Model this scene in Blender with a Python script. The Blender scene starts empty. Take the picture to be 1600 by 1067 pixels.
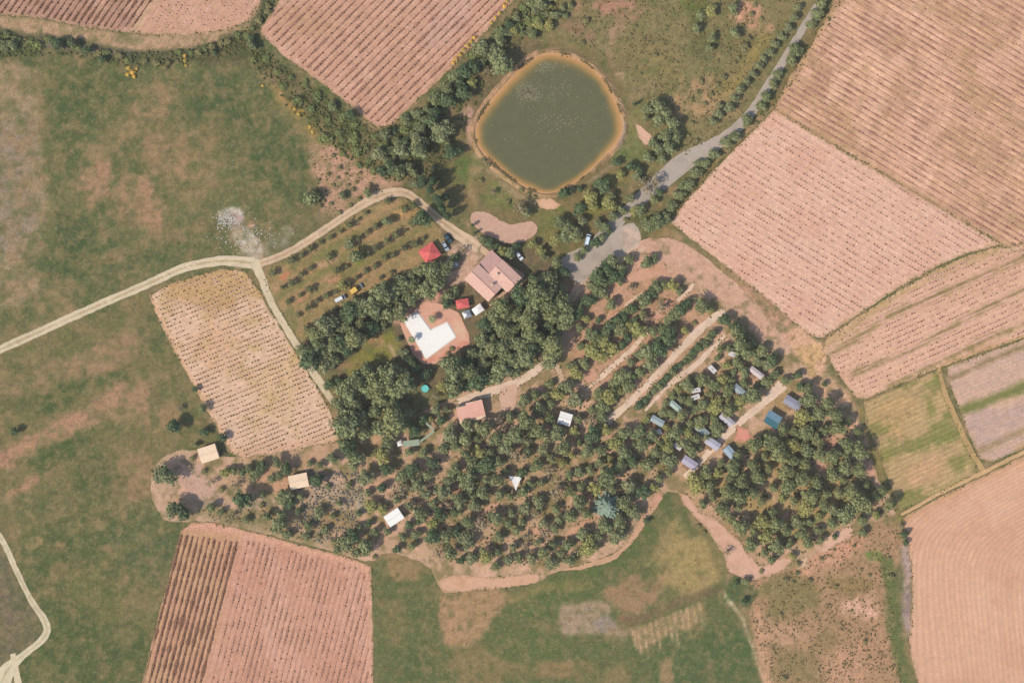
import bpy, bmesh, math, random
import numpy as np
from mathutils import Vector, Matrix
from mathutils.geometry import delaunay_2d_cdt

# ------------------------------------------------------------------ camera, world, sun
SC = bpy.context.scene
COL = SC.collection
S = 0.28                      # metres per photo pixel on the ground
HCAM = 560.0

def W(px, py, z=0.0):
    return Vector(((px - 800) * S, (533.5 - py) * S, z))

cam_d = bpy.data.cameras.new('camera')
cam = bpy.data.objects.new('camera', cam_d)
COL.objects.link(cam)
cam.location = (0, 0, HCAM)
cam.rotation_euler = (0, 0, 0)
cam_d.sensor_width = 36
cam_d.lens = 36 * HCAM / (1600 * S)
cam_d.clip_start = 1.0
cam_d.clip_end = 6000
SC.camera = cam

SUN_EL = math.radians(43)
SHADOW_DIR = math.radians(33)          # shadows fall towards the right and up in the picture
world = bpy.data.worlds.new('World')
SC.world = world
world.use_nodes = True
wn = world.node_tree
bg = wn.nodes['Background']
sky = wn.nodes.new('ShaderNodeTexSky')
sky.sky_type = 'NISHITA'
sky.sun_disc = False
sky.sun_elevation = SUN_EL
# direction TO the sun = opposite the shadow direction
sdx, sdy = -math.cos(SHADOW_DIR), -math.sin(SHADOW_DIR)
sky.sun_rotation = math.atan2(sdx, sdy)
wn.links.new(sky.outputs[0], bg.inputs[0])
bg.inputs[1].default_value = 0.15
sun_d = bpy.data.lights.new('sun', 'SUN')
sun_d.energy = 3.5
sun_d.angle = math.radians(0.5)
sun_d.color = (1.0, 0.93, 0.81)
sun = bpy.data.objects.new('sun', sun_d)
COL.objects.link(sun)
tosun = Vector((sdx * math.cos(SUN_EL), sdy * math.cos(SUN_EL), math.sin(SUN_EL)))
sun.rotation_euler = tosun.to_track_quat('Z', 'Y').to_euler()
SC.view_settings.view_transform = 'Standard'
SC.view_settings.look = 'None'
SC.view_settings.gamma = 1
SC.view_settings.use_curve_mapping = False
SC.view_settings.exposure = 0.47
E_LIT = 1.5                    # brightness of a lit white card on the ground; colours below are divided by it

rnd = random.Random(11)

# ------------------------------------------------------------------ small helpers
def lin(c):
    c = np.asarray(c, float) / 255.0
    return np.where(c <= 0.04045, c / 12.92, ((c + 0.055) / 1.055) ** 2.4)

def alb(c):
    return np.clip(lin(c) / E_LIT, 0, 0.85)

def rgba(c):
    a = alb(c)
    return (float(a[0]), float(a[1]), float(a[2]), 1.0)

def tag(o, label=None, cat=None, group=None, kind=None):
    if label: o['label'] = label
    if cat: o['category'] = cat
    if group: o['group'] = group
    if kind: o['kind'] = kind
    return o

def empty(name, loc, rz=0.0, sc=1.0):
    o = bpy.data.objects.new(name, None)
    COL.objects.link(o)
    o.location = loc
    o.rotation_euler = (0, 0, rz)
    o.scale = (sc, sc, sc)
    o.empty_display_size = 0.5
    return o

def link_mesh(name, me, parent=None):
    o = bpy.data.objects.new(name, me)
    COL.objects.link(o)
    if parent is not None:
        o.parent = parent
    return o

def pydata(name, v, f, mat, parent=None, smooth=False):
    me = bpy.data.meshes.new(name)
    me.from_pydata([tuple(p) for p in v], [], f)
    if mat: me.materials.append(mat)
    if smooth:
        me.polygons.foreach_set('use_smooth', [True] * len(me.polygons))
    me.update()
    return link_mesh(name, me, parent)

class MB:
    """collects boxes, prisms and the like, then links them as one mesh"""
    def __init__(self):
        self.v = []; self.f = []
    def add(self, v, f):
        n = len(self.v)
        self.v += [tuple(p) for p in v]
        self.f += [tuple(i + n for i in q) for q in f]
        return self
    def box(self, x0, x1, y0, y1, z0, z1):
        v = [(x0, y0, z0), (x1, y0, z0), (x1, y1, z0), (x0, y1, z0), (x0, y0, z1), (x1, y0, z1), (x1, y1, z1), (x0, y1, z1)]
        return self.add(v, [(0, 3, 2, 1), (4, 5, 6, 7), (0, 1, 5, 4), (1, 2, 6, 5), (2, 3, 7, 6), (3, 0, 4, 7)])
    def prism(self, pts, z0, z1):
        n = len(pts)
        a = sum(pts[i][0] * pts[(i + 1) % n][1] - pts[(i + 1) % n][0] * pts[i][1] for i in range(n))
        if a < 0: pts = pts[::-1]
        v = [(p[0], p[1], z0) for p in pts] + [(p[0], p[1], z1) for p in pts]
        f = [tuple(range(n - 1, -1, -1)), tuple(range(n, 2 * n))]
        f += [(i, (i + 1) % n, n + (i + 1) % n, n + i) for i in range(n)]
        return self.add(v, f)
    def cyl(self, x, y, r, z0, z1, n=8, r2=None):
        r2 = r if r2 is None else r2
        v = [(x + r * math.cos(2 * math.pi * i / n), y + r * math.sin(2 * math.pi * i / n), z0) for i in range(n)]
        v += [(x + r2 * math.cos(2 * math.pi * i / n), y + r2 * math.sin(2 * math.pi * i / n), z1) for i in range(n)]
        f = [tuple(range(n - 1, -1, -1)), tuple(range(n, 2 * n))]
        f += [(i, (i + 1) % n, n + (i + 1) % n, n + i) for i in range(n)]
        return self.add(v, f)
    def tube(self, a, b, r, r2=None, n=6):
        r2 = r if r2 is None else r2
        a = Vector(a); b = Vector(b); d = (b - a).normalized()
        s = d.cross(Vector((0, 0, 1)))
        if s.length < 1e-3: s = Vector((1, 0, 0))
        s.normalize(); t = d.cross(s)
        v = []
        for c, rr in ((a, r), (b, r2)):
            for i in range(n):
                w = 2 * math.pi * i / n
                v.append(c + s * (rr * math.cos(w)) + t * (rr * math.sin(w)))
        f = [tuple(range(n - 1, -1, -1)), tuple(range(n, 2 * n))]
        f += [(i, (i + 1) % n, n + (i + 1) % n, n + i) for i in range(n)]
        return self.add(v, f)
    def build(self, name, mat, parent=None, smooth=False):
        return pydata(name, self.v, self.f, mat, parent, smooth)

# ------------------------------------------------------------------ numpy noise
def _hash(ix, iy, seed):
    h = (ix.astype(np.int64) * 374761393 + iy.astype(np.int64) * 668265263 + seed * 982451653) & 0xffffffff
    h = ((h ^ (h >> 13)) * 1274126177) & 0xffffffff
    return ((h ^ (h >> 16)) & 0xffff) / 65535.0

def vnoise(x, y, seed=0):
    ix = np.floor(x); iy = np.floor(y)
    fx = x - ix; fy = y - iy
    fx = fx * fx * (3 - 2 * fx); fy = fy * fy * (3 - 2 * fy)
    a = _hash(ix, iy, seed); b = _hash(ix + 1, iy, seed)
    c = _hash(ix, iy + 1, seed); d = _hash(ix + 1, iy + 1, seed)
    return (a * (1 - fx) + b * fx) * (1 - fy) + (c * (1 - fx) + d * fx) * fy

def fbm(x, y, scale, octv=4, seed=0):
    """-1..1 noise over photo pixels, feature size = scale px"""
    x = np.asarray(x, float) / scale; y = np.asarray(y, float) / scale
    t = 0; a = 1; n = 0
    for o in range(octv):
        t = t + a * (vnoise(x * 2 ** o + 17.3 * o, y * 2 ** o - 9.1 * o, seed + o) * 2 - 1)
        n += a; a *= 0.55
    return t / n * 1.5

def poly_sd(X, Y, poly):
    """signed distance in px to a polygon, negative inside"""
    n = len(poly); d = np.full(X.shape, 1e18); ins = np.zeros(X.shape, bool)
    for i in range(n):
        x0, y0 = poly[i]; x1, y1 = poly[(i + 1) % n]
        ex, ey = x1 - x0, y1 - y0
        t = np.clip(((X - x0) * ex + (Y - y0) * ey) / (ex * ex + ey * ey + 1e-9), 0, 1)
        d = np.minimum(d, (X - x0 - t * ex) ** 2 + (Y - y0 - t * ey) ** 2)
        if y0 != y1:
            c = ((y0 > Y) != (y1 > Y)) & (X < (x1 - x0) * (Y - y0) / (y1 - y0) + x0)
            ins ^= c
    d = np.sqrt(d)
    return np.where(ins, -d, d)

def line_d(X, Y, pl):
    d = np.full(X.shape, 1e18)
    for i in range(len(pl) - 1):
        x0, y0 = pl[i][:2]; x1, y1 = pl[i + 1][:2]
        ex, ey = x1 - x0, y1 - y0
        t = np.clip(((X - x0) * ex + (Y - y0) * ey) / (ex * ex + ey * ey + 1e-9), 0, 1)
        d = np.minimum(d, (X - x0 - t * ex) ** 2 + (Y - y0 - t * ey) ** 2)
    return np.sqrt(d)

def inside(x, y, poly):
    r = False; n = len(poly)
    for i in range(n):
        x0, y0 = poly[i]; x1, y1 = poly[(i + 1) % n]
        if (y0 > y) != (y1 > y) and x < (x1 - x0) * (y - y0) / (y1 - y0) + x0:
            r = not r
    return r

def paint(X, Y, ops, seed=0):
    """soil and plant cover colours: base, noise layers, ellipses, polygons, lines; all with ragged edges"""
    C = np.zeros(X.shape + (3,))
    wx = X + 9 * fbm(X, Y, 38, 4, seed + 50); wy = Y + 9 * fbm(X, Y, 38, 4, seed + 60)
    r1 = fbm(X, Y, 22, 4, seed + 70); r2 = fbm(X, Y, 7, 3, seed + 80)
    for k, op in enumerate(ops):
        t = op[0]
        if t == 'base':
            C[:] = op[1]; continue
        if t == 'n':            # ('n', colour, scale, threshold, softness, alpha[, stretch angle deg, stretch])
            _, c, sc, th, so, al = op[:6]
            xx, yy = X, Y
            if len(op) > 6:
                a = math.radians(op[6]); st = op[7]
                xx = (X * math.cos(a) + Y * math.sin(a)) / st; yy = -X * math.sin(a) + Y * math.cos(a)
            m = np.clip((fbm(xx, yy, sc, 5, seed + 7 * k) - th) / so, 0, 1) * al
        elif t == 'e':          # ('e', cx, cy, rx, ry, angle, colour, alpha)
            _, cx, cy, rx, ry, an, c, al = op
            a = math.radians(an)
            dx = wx - cx; dy = wy - cy
            u = (dx * math.cos(a) + dy * math.sin(a)) / rx; v = (-dx * math.sin(a) + dy * math.cos(a)) / ry
            q = np.sqrt(u * u + v * v)
            m = np.clip((1.0 - q + 0.35 * r1 + 0.12 * r2) / 0.35, 0, 1) * al
        elif t == 'p':          # ('p', poly, colour, alpha, soft, rag)
            _, pl, c, al, so, rag = op
            d = poly_sd(X + rag * 0.4 * r1, Y - rag * 0.4 * r1, pl) + rag * (0.5 * r1 + 0.4 * r2)
            m = np.clip(0.5 - d / (2 * so), 0, 1) * al
        elif t == 'l':          # ('l', polyline, halfwidth, colour, alpha, soft, rag)
            _, pl, hw, c, al, so, rag = op
            d = line_d(X, Y, pl) - hw + rag * (0.6 * r1 + 0.5 * r2)
            m = np.clip(0.5 - d / (2 * so), 0, 1) * al
        C = C * (1 - m[..., None]) + np.asarray(c, float) * m[..., None]
    return C

def set_attr(me, name, arr):
    at = me.attributes.new(name, 'FLOAT_VECTOR', 'POINT')
    at.data.foreach_set('vector', np.ascontiguousarray(arr, dtype=np.float32).ravel())

# ------------------------------------------------------------------ materials
def node_mat(name):
    m = bpy.data.materials.new(name); m.use_nodes = True
    nt = m.node_tree
    return m, nt, nt.nodes['Principled BSDF']

def N(nt, kind, **kw):
    n = nt.nodes.new(kind)
    for k, v in kw.items(): setattr(n, k, v)
    return n

def math_n(nt, op, a, b=None):
    n = N(nt, 'ShaderNodeMath', operation=op)
    for i, q in enumerate((a, b)):
        if q is None: continue
        if hasattr(q, 'links'): nt.links.new(q, n.inputs[i])
        else: n.inputs[i].default_value = q
    return n.outputs[0]

def noise_n(nt, vec, scale, detail=3, rough=0.6):
    n = N(nt, 'ShaderNodeTexNoise')
    n.inputs['Scale'].default_value = scale
    n.inputs['Detail'].default_value = detail
    n.inputs['Roughness'].default_value = rough
    nt.links.new(vec, n.inputs['Vector'])
    return n.outputs[0]

def maprange(nt, v, a, b, c, d, clamp=True):
    n = N(nt, 'ShaderNodeMapRange'); n.clamp = clamp
    nt.links.new(v, n.inputs[0])
    for i, q in enumerate((a, b, c, d)): n.inputs[i + 1].default_value = q
    return n.outputs[0]

def scalecol(nt, col, fac):
    n = N(nt, 'ShaderNodeVectorMath', operation='SCALE')
    nt.links.new(col, n.inputs[0]); nt.links.new(fac, n.inputs['Scale'])
    return n.outputs[0]

def soil_mat(name, var=0.3, tuft=0.25, stripe=0.0, cross=0.0, bump=0.6, tuft_col=(78, 82, 48), wear=0.5, mott=0.0, sine=1.0):
    """ground cover whose broad colours come from the mesh; grain, tufts and furrows from noise"""
    m, nt, bs = node_mat(name)
    tc = N(nt, 'ShaderNodeNewGeometry'); pos = tc.outputs['Position']
    at = N(nt, 'ShaderNodeAttribute', attribute_name='col')
    f1 = maprange(nt, noise_n(nt, pos, 0.4, 6, 0.8), 0.35, 0.65, 1 - var, 1 + var)
    f2 = maprange(nt, noise_n(nt, pos, 1.6, 3, 0.7), 0.3, 0.7, 1 - var, 1 + var)
    f = math_n(nt, 'MULTIPLY', f1, f2)
    if stripe or cross:
        ra = N(nt, 'ShaderNodeAttribute', attribute_name='row')
        sp = N(nt, 'ShaderNodeSeparateXYZ'); nt.links.new(ra.outputs['Vector'], sp.inputs[0])
        u, v = sp.outputs[0], sp.outputs[1]
        cb = N(nt, 'ShaderNodeCombineXYZ')
        nt.links.new(math_n(nt, 'MULTIPLY', u, 1.1 if not cross else 1.9), cb.inputs[0]); nt.links.new(math_n(nt, 'MULTIPLY', v, 0.09 if not cross else 0.06), cb.inputs[1])
        nz = noise_n(nt, cb.outputs[0], 1.0, 4, 0.7)
        uu = math_n(nt, 'ADD', u, math_n(nt, 'MULTIPLY', noise_n(nt, pos, 0.12, 2), 0.25))
        uu = math_n(nt, 'ADD', uu, math_n(nt, 'MULTIPLY', noise_n(nt, pos, 0.03, 3), 0.5 if cross else 0.0))
        sn = math_n(nt, 'SINE', math_n(nt, 'MULTIPLY', uu, 2 * math.pi))
        s01 = maprange(nt, sn, -0.6, 1, 0, 1)
        s01 = math_n(nt, 'MULTIPLY', s01, maprange(nt, nz, 0.35, 0.6, 1 - wear, 1))
        f = math_n(nt, 'MULTIPLY', f, math_n(nt, 'SUBTRACT', 1 + stripe * 0.35, math_n(nt, 'MULTIPLY', s01, stripe * sine)))
        f = math_n(nt, 'MULTIPLY', f, maprange(nt, nz, 0.3, 0.7, 1 - stripe * (0.6 if not cross else 1.1), 1 + stripe * (0.6 if not cross else 1.1)))
        if cross:
            cb2 = N(nt, 'ShaderNodeCombineXYZ')
            nt.links.new(math_n(nt, 'MULTIPLY', u, 0.10), cb2.inputs[0]); nt.links.new(math_n(nt, 'MULTIPLY', v, 0.22), cb2.inputs[1])
            f = math_n(nt, 'MULTIPLY', f, maprange(nt, noise_n(nt, cb2.outputs[0], 1.0, 6, 0.75), 0.3, 0.7, 1 - cross, 1 + cross))
    col = scalecol(nt, at.outputs['Vector'], f)
    if mott > 0:          # drier and greener patches a few metres across
        for sc_, lo, hi, cc in ((0.16, 0.50, 0.60, (170, 136, 98)), (0.2, 0.52, 0.62, (82, 94, 52)), (0.45, 0.55, 0.61, (184, 148, 106))):
            n1 = noise_n(nt, pos, sc_, 8, 0.82)
            sh = N(nt, 'ShaderNodeVectorMath', operation='ADD'); nt.links.new(pos, sh.inputs[0]); sh.inputs[1].default_value = (cc[0] * 3.1, cc[1] * 1.7, 5)
            nt.links.new(sh.outputs[0], n1.node.inputs['Vector'])
            mx = N(nt, 'ShaderNodeMix', data_type='RGBA')
            nt.links.new(maprange(nt, n1, lo, hi, 0, mott), mx.inputs[0]); nt.links.new(col, mx.inputs[6]); mx.inputs[7].default_value = rgba(cc)
            col = mx.outputs[2]
    if tuft > 0:
        tn = maprange(nt, noise_n(nt, pos, 1.1, 4, 0.75), 0.58, 0.68, 0, tuft)
        mx = N(nt, 'ShaderNodeMix', data_type='RGBA')
        nt.links.new(tn, mx.inputs[0]); nt.links.new(col, mx.inputs[6])
        mx.inputs[7].default_value = rgba(tuft_col)
        col = mx.outputs[2]
    nt.links.new(col, bs.inputs['Base Color'])
    bs.inputs['Roughness'].default_value = 0.95
    bs.inputs['Specular IOR Level'].default_value = 0.15
    bp = N(nt, 'ShaderNodeBump'); bp.inputs['Strength'].default_value = bump; bp.inputs['Distance'].default_value = 0.25
    nt.links.new(noise_n(nt, pos, 1.3, 4, 0.7), bp.inputs['Height'])
    nt.links.new(bp.outputs[0], bs.inputs['Normal'])
    return m

def plain_mat(name, c, rough=0.8, var=0.12, scale=0.8, spec=0.3, c2=None, metallic=0.0, objvar=0.0, coords='pos', bump=0.0):
    m, nt, bs = node_mat(name)
    if coords == 'pos':
        g = N(nt, 'ShaderNodeNewGeometry'); pos = g.outputs['Position']
    else:
        g = N(nt, 'ShaderNodeTexCoord'); pos = g.outputs['Object']
    nz = noise_n(nt, pos, scale, 4, 0.65)
    base = N(nt, 'ShaderNodeMix', data_type='RGBA')
    base.inputs[6].default_value = rgba(c); base.inputs[7].default_value = rgba(c2 if c2 else c)
    nt.links.new(maprange(nt, nz, 0.35, 0.65, 0, 1), base.inputs[0])
    f = maprange(nt, noise_n(nt, pos, scale * 3.1, 3, 0.6), 0.3, 0.7, 1 - var, 1 + var)
    if objvar:
        oi = N(nt, 'ShaderNodeObjectInfo')
        f = math_n(nt, 'MULTIPLY', f, maprange(nt, oi.outputs['Random'], 0, 1, 1 - objvar, 1 + objvar))
    col = scalecol(nt, base.outputs[2], f)
    nt.links.new(col, bs.inputs['Base Color'])
    bs.inputs['Roughness'].default_value = rough
    bs.inputs['Specular IOR Level'].default_value = spec
    bs.inputs['Metallic'].default_value = metallic
    if bump:
        bp = N(nt, 'ShaderNodeBump'); bp.inputs['Strength'].default_value = bump; bp.inputs['Distance'].default_value = 0.1
        nt.links.new(nz, bp.inputs['Height']); nt.links.new(bp.outputs[0], bs.inputs['Normal'])
    return m

LEAF = 1.9
def leaf_mat(name, c1, c2):
    m, nt, bs = node_mat(name)
    g = N(nt, 'ShaderNodeNewGeometry'); pos = g.outputs['Position']
    oi = N(nt, 'ShaderNodeObjectInfo')
    mx = N(nt, 'ShaderNodeMix', data_type='RGBA')
    mx.inputs[6].default_value = tuple(min(1, q * LEAF) for q in rgba(c1)[:3]) + (1,); mx.inputs[7].default_value = tuple(min(1, q * LEAF) for q in rgba(c2)[:3]) + (1,)
    k = math_n(nt, 'ADD', math_n(nt, 'MULTIPLY', oi.outputs['Random'], 0.6), maprange(nt, noise_n(nt, pos, 0.6, 3), 0.3, 0.7, -0.1, 0.5))
    nt.links.new(k, mx.inputs[0])
    f = maprange(nt, noise_n(nt, pos, 1.7, 3, 0.7), 0.3, 0.7, 0.72, 1.28)
    nt.links.new(scalecol(nt, mx.outputs[2], f), bs.inputs['Base Color'])
    bs.inputs['Roughness'].default_value = 0.85
    bs.inputs['Specular IOR Level'].default_value = 0.2
    return m

def tile_mat(name, c, c2, rib=2.2):
    """clay roof tile: ribs that run down the slope, uneven firing"""
    m, nt, bs = node_mat(name)
    tc = N(nt, 'ShaderNodeTexCoord')
    sp = N(nt, 'ShaderNodeSeparateXYZ'); nt.links.new(tc.outputs['Object'], sp.inputs[0])
    s = math_n(nt, 'SINE', math_n(nt, 'MULTIPLY', sp.outputs[0], 2 * math.pi * rib))
    mx = N(nt, 'ShaderNodeMix', data_type='RGBA')
    mx.inputs[6].default_value = rgba(c); mx.inputs[7].default_value = rgba(c2)
    nt.links.new(maprange(nt, noise_n(nt, tc.outputs['Object'], 0.9, 5, 0.7), 0.35, 0.65, 0, 1), mx.inputs[0])
    f = maprange(nt, noise_n(nt, tc.outputs['Object'], 4, 2), 0.3, 0.7, 0.88, 1.12)
    nt.links.new(scalecol(nt, mx.outputs[2], f), bs.inputs['Base Color'])
    bs.inputs['Roughness'].default_value = 0.85
    bs.inputs['Specular IOR Level'].default_value = 0.2
    bp = N(nt, 'ShaderNodeBump'); bp.inputs['Strength'].default_value = 0.22; bp.inputs['Distance'].default_value = 0.1
    nt.links.new(s, bp.inputs['Height']); nt.links.new(bp.outputs[0], bs.inputs['Normal'])
    return m

M = {}
M['ground'] = soil_mat('meadow_soil', var=0.24, tuft=0.30, tuft_col=(88, 86, 54), mott=0.36)
M['campsoil'] = soil_mat('camp_soil', var=0.16, tuft=0.3, mott=0.2, tuft_col=(110, 92, 66))
M['path'] = soil_mat('path_dust', var=0.08, tuft=0.05, bump=0.3)
M['asphalt'] = soil_mat('old_asphalt', var=0.07, tuft=0.0, bump=0.2)
M['f_rows'] = soil_mat('vineyard_soil', var=0.17, tuft=0.2, stripe=0.13, wear=0.9, tuft_col=(160, 115, 85))
M['f_plough'] = soil_mat('ploughed_soil', var=0.09, tuft=0.05, stripe=0.17, tuft_col=(160, 115, 85), wear=0.9)
M['f_rough'] = soil_mat('rough_soil', var=0.16, tuft=0.2, stripe=0.28, tuft_col=(120, 116, 66), wear=0.9, mott=0.4)
M['f_streak'] = soil_mat('streaked_soil', var=0.13, tuft=0.3, stripe=0.27, cross=0.17, sine=0.42, tuft_col=(165, 122, 88), wear=0.9)
M['vine'] = plain_mat('bare_vine', (130, 100, 76), 0.9, 0.25, 2.0, 0.1, (116, 100, 66), objvar=0.12)
M['vine_dark'] = plain_mat('dark_vine', (160, 112, 92), 0.9, 0.25, 2.0, 0.1, (140, 106, 80), objvar=0.10)
M['vine_pale'] = plain_mat('pale_vine', (190, 142, 118), 0.9, 0.2, 2.0, 0.1, (168, 130, 98), objvar=0.10)
M['ridge'] = plain_mat('row_ridge', (186, 138, 116), 0.95, 0.15, 0.4, 0.1, (166, 122, 98))
M['ridge_pale'] = plain_mat('pale_row_ridge', (226, 176, 153), 0.95, 0.12, 0.5, 0.1, (208, 158, 134))
M['ridge_straw'] = plain_mat('straw_row_ridge', (220, 176, 148), 0.95, 0.12, 0.5, 0.1, (202, 162, 124))
M['ridge_dark'] = plain_mat('dark_row_ridge', (146, 102, 82), 0.95, 0.2, 1.5, 0.1, (136, 102, 76))
M['bark'] = plain_mat('bark', (105, 88, 70), 0.95, 0.2, 2.0, 0.1)
M['white'] = plain_mat('white_sheet', (255, 248, 236), 0.7, 0.03, 0.5)
M['shell'] = plain_mat('caravan_shell', (222, 212, 202), 0.5, 0.06, 0.8)
M['cream'] = plain_mat('cream_roof', (250, 222, 186), 0.85, 0.05, 0.7, c2=(246, 208, 170))
M['wall'] = plain_mat('render_wall', (226, 200, 172), 0.9, 0.08, 0.8)
M['timber'] = plain_mat('timber', (150, 118, 88), 0.85, 0.15, 1.5)
M['glass'] = plain_mat('dark_glass', (40, 52, 58), 0.12, 0.05, 1.0, 0.6)
M['rubber'] = plain_mat('rubber', (38, 36, 36), 0.9, 0.1, 2.0)
M['metal'] = plain_mat('galvanised_metal', (170, 172, 172), 0.45, 0.08, 1.0, 0.5, metallic=0.4)
M['red'] = plain_mat('red_canvas', (228, 112, 104), 0.8, 0.08, 0.8, c2=(212, 92, 88))
M['tile_pink'] = tile_mat('pink_clay_tile', (232, 188, 168), (220, 170, 148))
M['tile_brown'] = tile_mat('weathered_clay_tile', (206, 162, 150), (190, 146, 134))
M['tile_orange'] = tile_mat('orange_clay_tile', (236, 182, 162), (228, 166, 142))
M['pave'] = soil_mat('terrace_paving', var=0.07, tuft=0.0, bump=0.15)

# ------------------------------------------------------------------ sheets of ground
def set_cols(me, ops, seed, rowfn=None):
    n = len(me.vertices)
    co = np.empty(n * 3, np.float32); me.vertices.foreach_get('co', co); co = co.reshape(-1, 3)
    X = co[:, 0].astype(float) / S + 800; Y = 533.5 - co[:, 1].astype(float) / S
    C = paint(X, Y, ops, seed) + np.array([0, 1, -6])
    set_attr(me, 'col', alb(C))
    if rowfn:
        u, v = rowfn(X, Y)
        set_attr(me, 'row', np.stack([u, v, 0 * u], 1))

def densify(poly, step):
    out = []
    n = len(poly)
    for i in range(n):
        a = poly[i]; b = poly[(i + 1) % n]
        k = max(1, int(math.hypot(b[0] - a[0], b[1] - a[1]) / step))
        for j in range(k):
            t = j / k
            out.append((a[0] + (b[0] - a[0]) * t, a[1] + (b[1] - a[1]) * t))
    return out

def chaikin(poly, it=2):
    for _ in range(it):
        o = []
        for i in range(len(poly)):
            a = poly[i]; b = poly[(i + 1) % len(poly)]
            o.append((a[0] * .75 + b[0] * .25, a[1] * .75 + b[1] * .25))
            o.append((a[0] * .25 + b[0] * .75, a[1] * .25 + b[1] * .75))
        poly = o
    return poly

ZC = [0]; OUTL = []
def sheet(name, poly, z, ops, mat, step=5, jit=1.8, seed=0, rowfn=None, smooth=0, label=None):
    """a level piece of ground cut to an outline, kind = structure"""
    ZC[0] += 1; z = 0.01 + 0.003 * ZC[0]      # every sheet lies a little above the one before
    if smooth: poly = chaikin(poly, smooth)
    b = densify(poly, 3.5)
    bx = np.array([p[0] for p in b]); by = np.array([p[1] for p in b])
    if jit:
        jx = jit * fbm(bx, by, 9, 3, seed + 3); jy = jit * fbm(bx, by, 9, 3, seed + 4)
        bx = bx + jx; by = by + jy
    pl = list(zip(bx, by))
    x0, x1, y0, y1 = bx.min(), bx.max(), by.min(), by.max()
    gx, gy = np.meshgrid(np.arange(x0 + 1, x1, step), np.arange(y0 + 1, y1, step))
    gx = gx.ravel(); gy = gy.ravel()
    gx = gx + (vnoise(gx * 3.7, gy * 2.9, 5) - .5) * step * .5; gy = gy + (vnoise(gx * 2.3, gy * 3.1, 6) - .5) * step * .5
    keep = poly_sd(gx, gy, pl) < -1.5
    pts = [Vector((x, y)) for x, y in pl] + [Vector((x, y)) for x, y in zip(gx[keep], gy[keep])]
    OUTL.append((name, pl))
    if name in ('vineyard_soil', 'fallow_field', 'strip_field', 'ploughed_field', 'rough_field', 'bare_verge', 'bare_clearing', 'orchard_ground'):
        ops = list(ops) + [('l', list(poly) + [poly[0]], 0.6, (166, 136, 98), 0.75, 2.2, 4.0)]
    n = len(pl)
    v, e, f, *_ = delaunay_2d_cdt(pts, [(i, (i + 1) % n) for i in range(n)], [], 1, 1e-4)
    vv = [W(p[0], p[1], z) for p in v]
    ff = [tuple(q)[::-1] for q in f]
    me = bpy.data.meshes.new(name)
    me.from_pydata([tuple(p) for p in vv], [], ff)
    me.materials.append(mat)
    set_cols(me, ops, seed, rowfn)
    # faces up
    if len(me.polygons) and me.polygons[0].normal.z < 0:
        me.flip_normals()
    me.update()
    o = link_mesh(name, me)
    tag(o, kind='structure', label=label)
    return o

def ribbon(pts, w=None):
    """outline of a lane from centre points (x, y, width)"""
    P = [(p[0], p[1], p[2] if len(p) > 2 else w) for p in pts]
    # resample with catmull-rom
    Q = []
    for i in range(len(P) - 1):
        p0 = P[max(i - 1, 0)]; p1 = P[i]; p2 = P[i + 1]; p3 = P[min(i + 2, len(P) - 1)]
        k = max(2, int(math.hypot(p2[0] - p1[0], p2[1] - p1[1]) / 8))
        for j in range(k):
            t = j / k
            Q.append(tuple(0.5 * ((2 * p1[a]) + (-p0[a] + p2[a]) * t + (2 * p0[a] - 5 * p1[a] + 4 * p2[a] - p3[a]) * t * t + (-p0[a] + 3 * p1[a] - 3 * p2[a] + p3[a]) * t ** 3) for a in range(3)))
    Q.append(P[-1])
    L = []; R = []
    for i, q in enumerate(Q):
        a = Q[max(i - 1, 0)]; b = Q[min(i + 1, len(Q) - 1)]
        dx, dy = b[0] - a[0], b[1] - a[1]; l = math.hypot(dx, dy) or 1
        nx, ny = -dy / l, dx / l
        L.append((q[0] + nx * q[2] / 2, q[1] + ny * q[2] / 2)); R.append((q[0] - nx * q[2] / 2, q[1] - ny * q[2] / 2))
    return L + R[::-1], [(q[0], q[1]) for q in Q]

G1 = (86, 97, 56); G2 = (80, 92, 54); GT = (160, 130, 94); PK = (192, 148, 118); PK2 = (214, 164, 140); MV = (158, 130, 112)
OL = (118, 112, 70); HD = (78, 84, 50)

def hedge_pts(): return [(-120, 55), (0, 60), (90, 72), (200, 92), (300, 88), (370, 70), (392, 70), (440, 112), (490, 150), (540, 205), (590, 250)]

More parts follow.
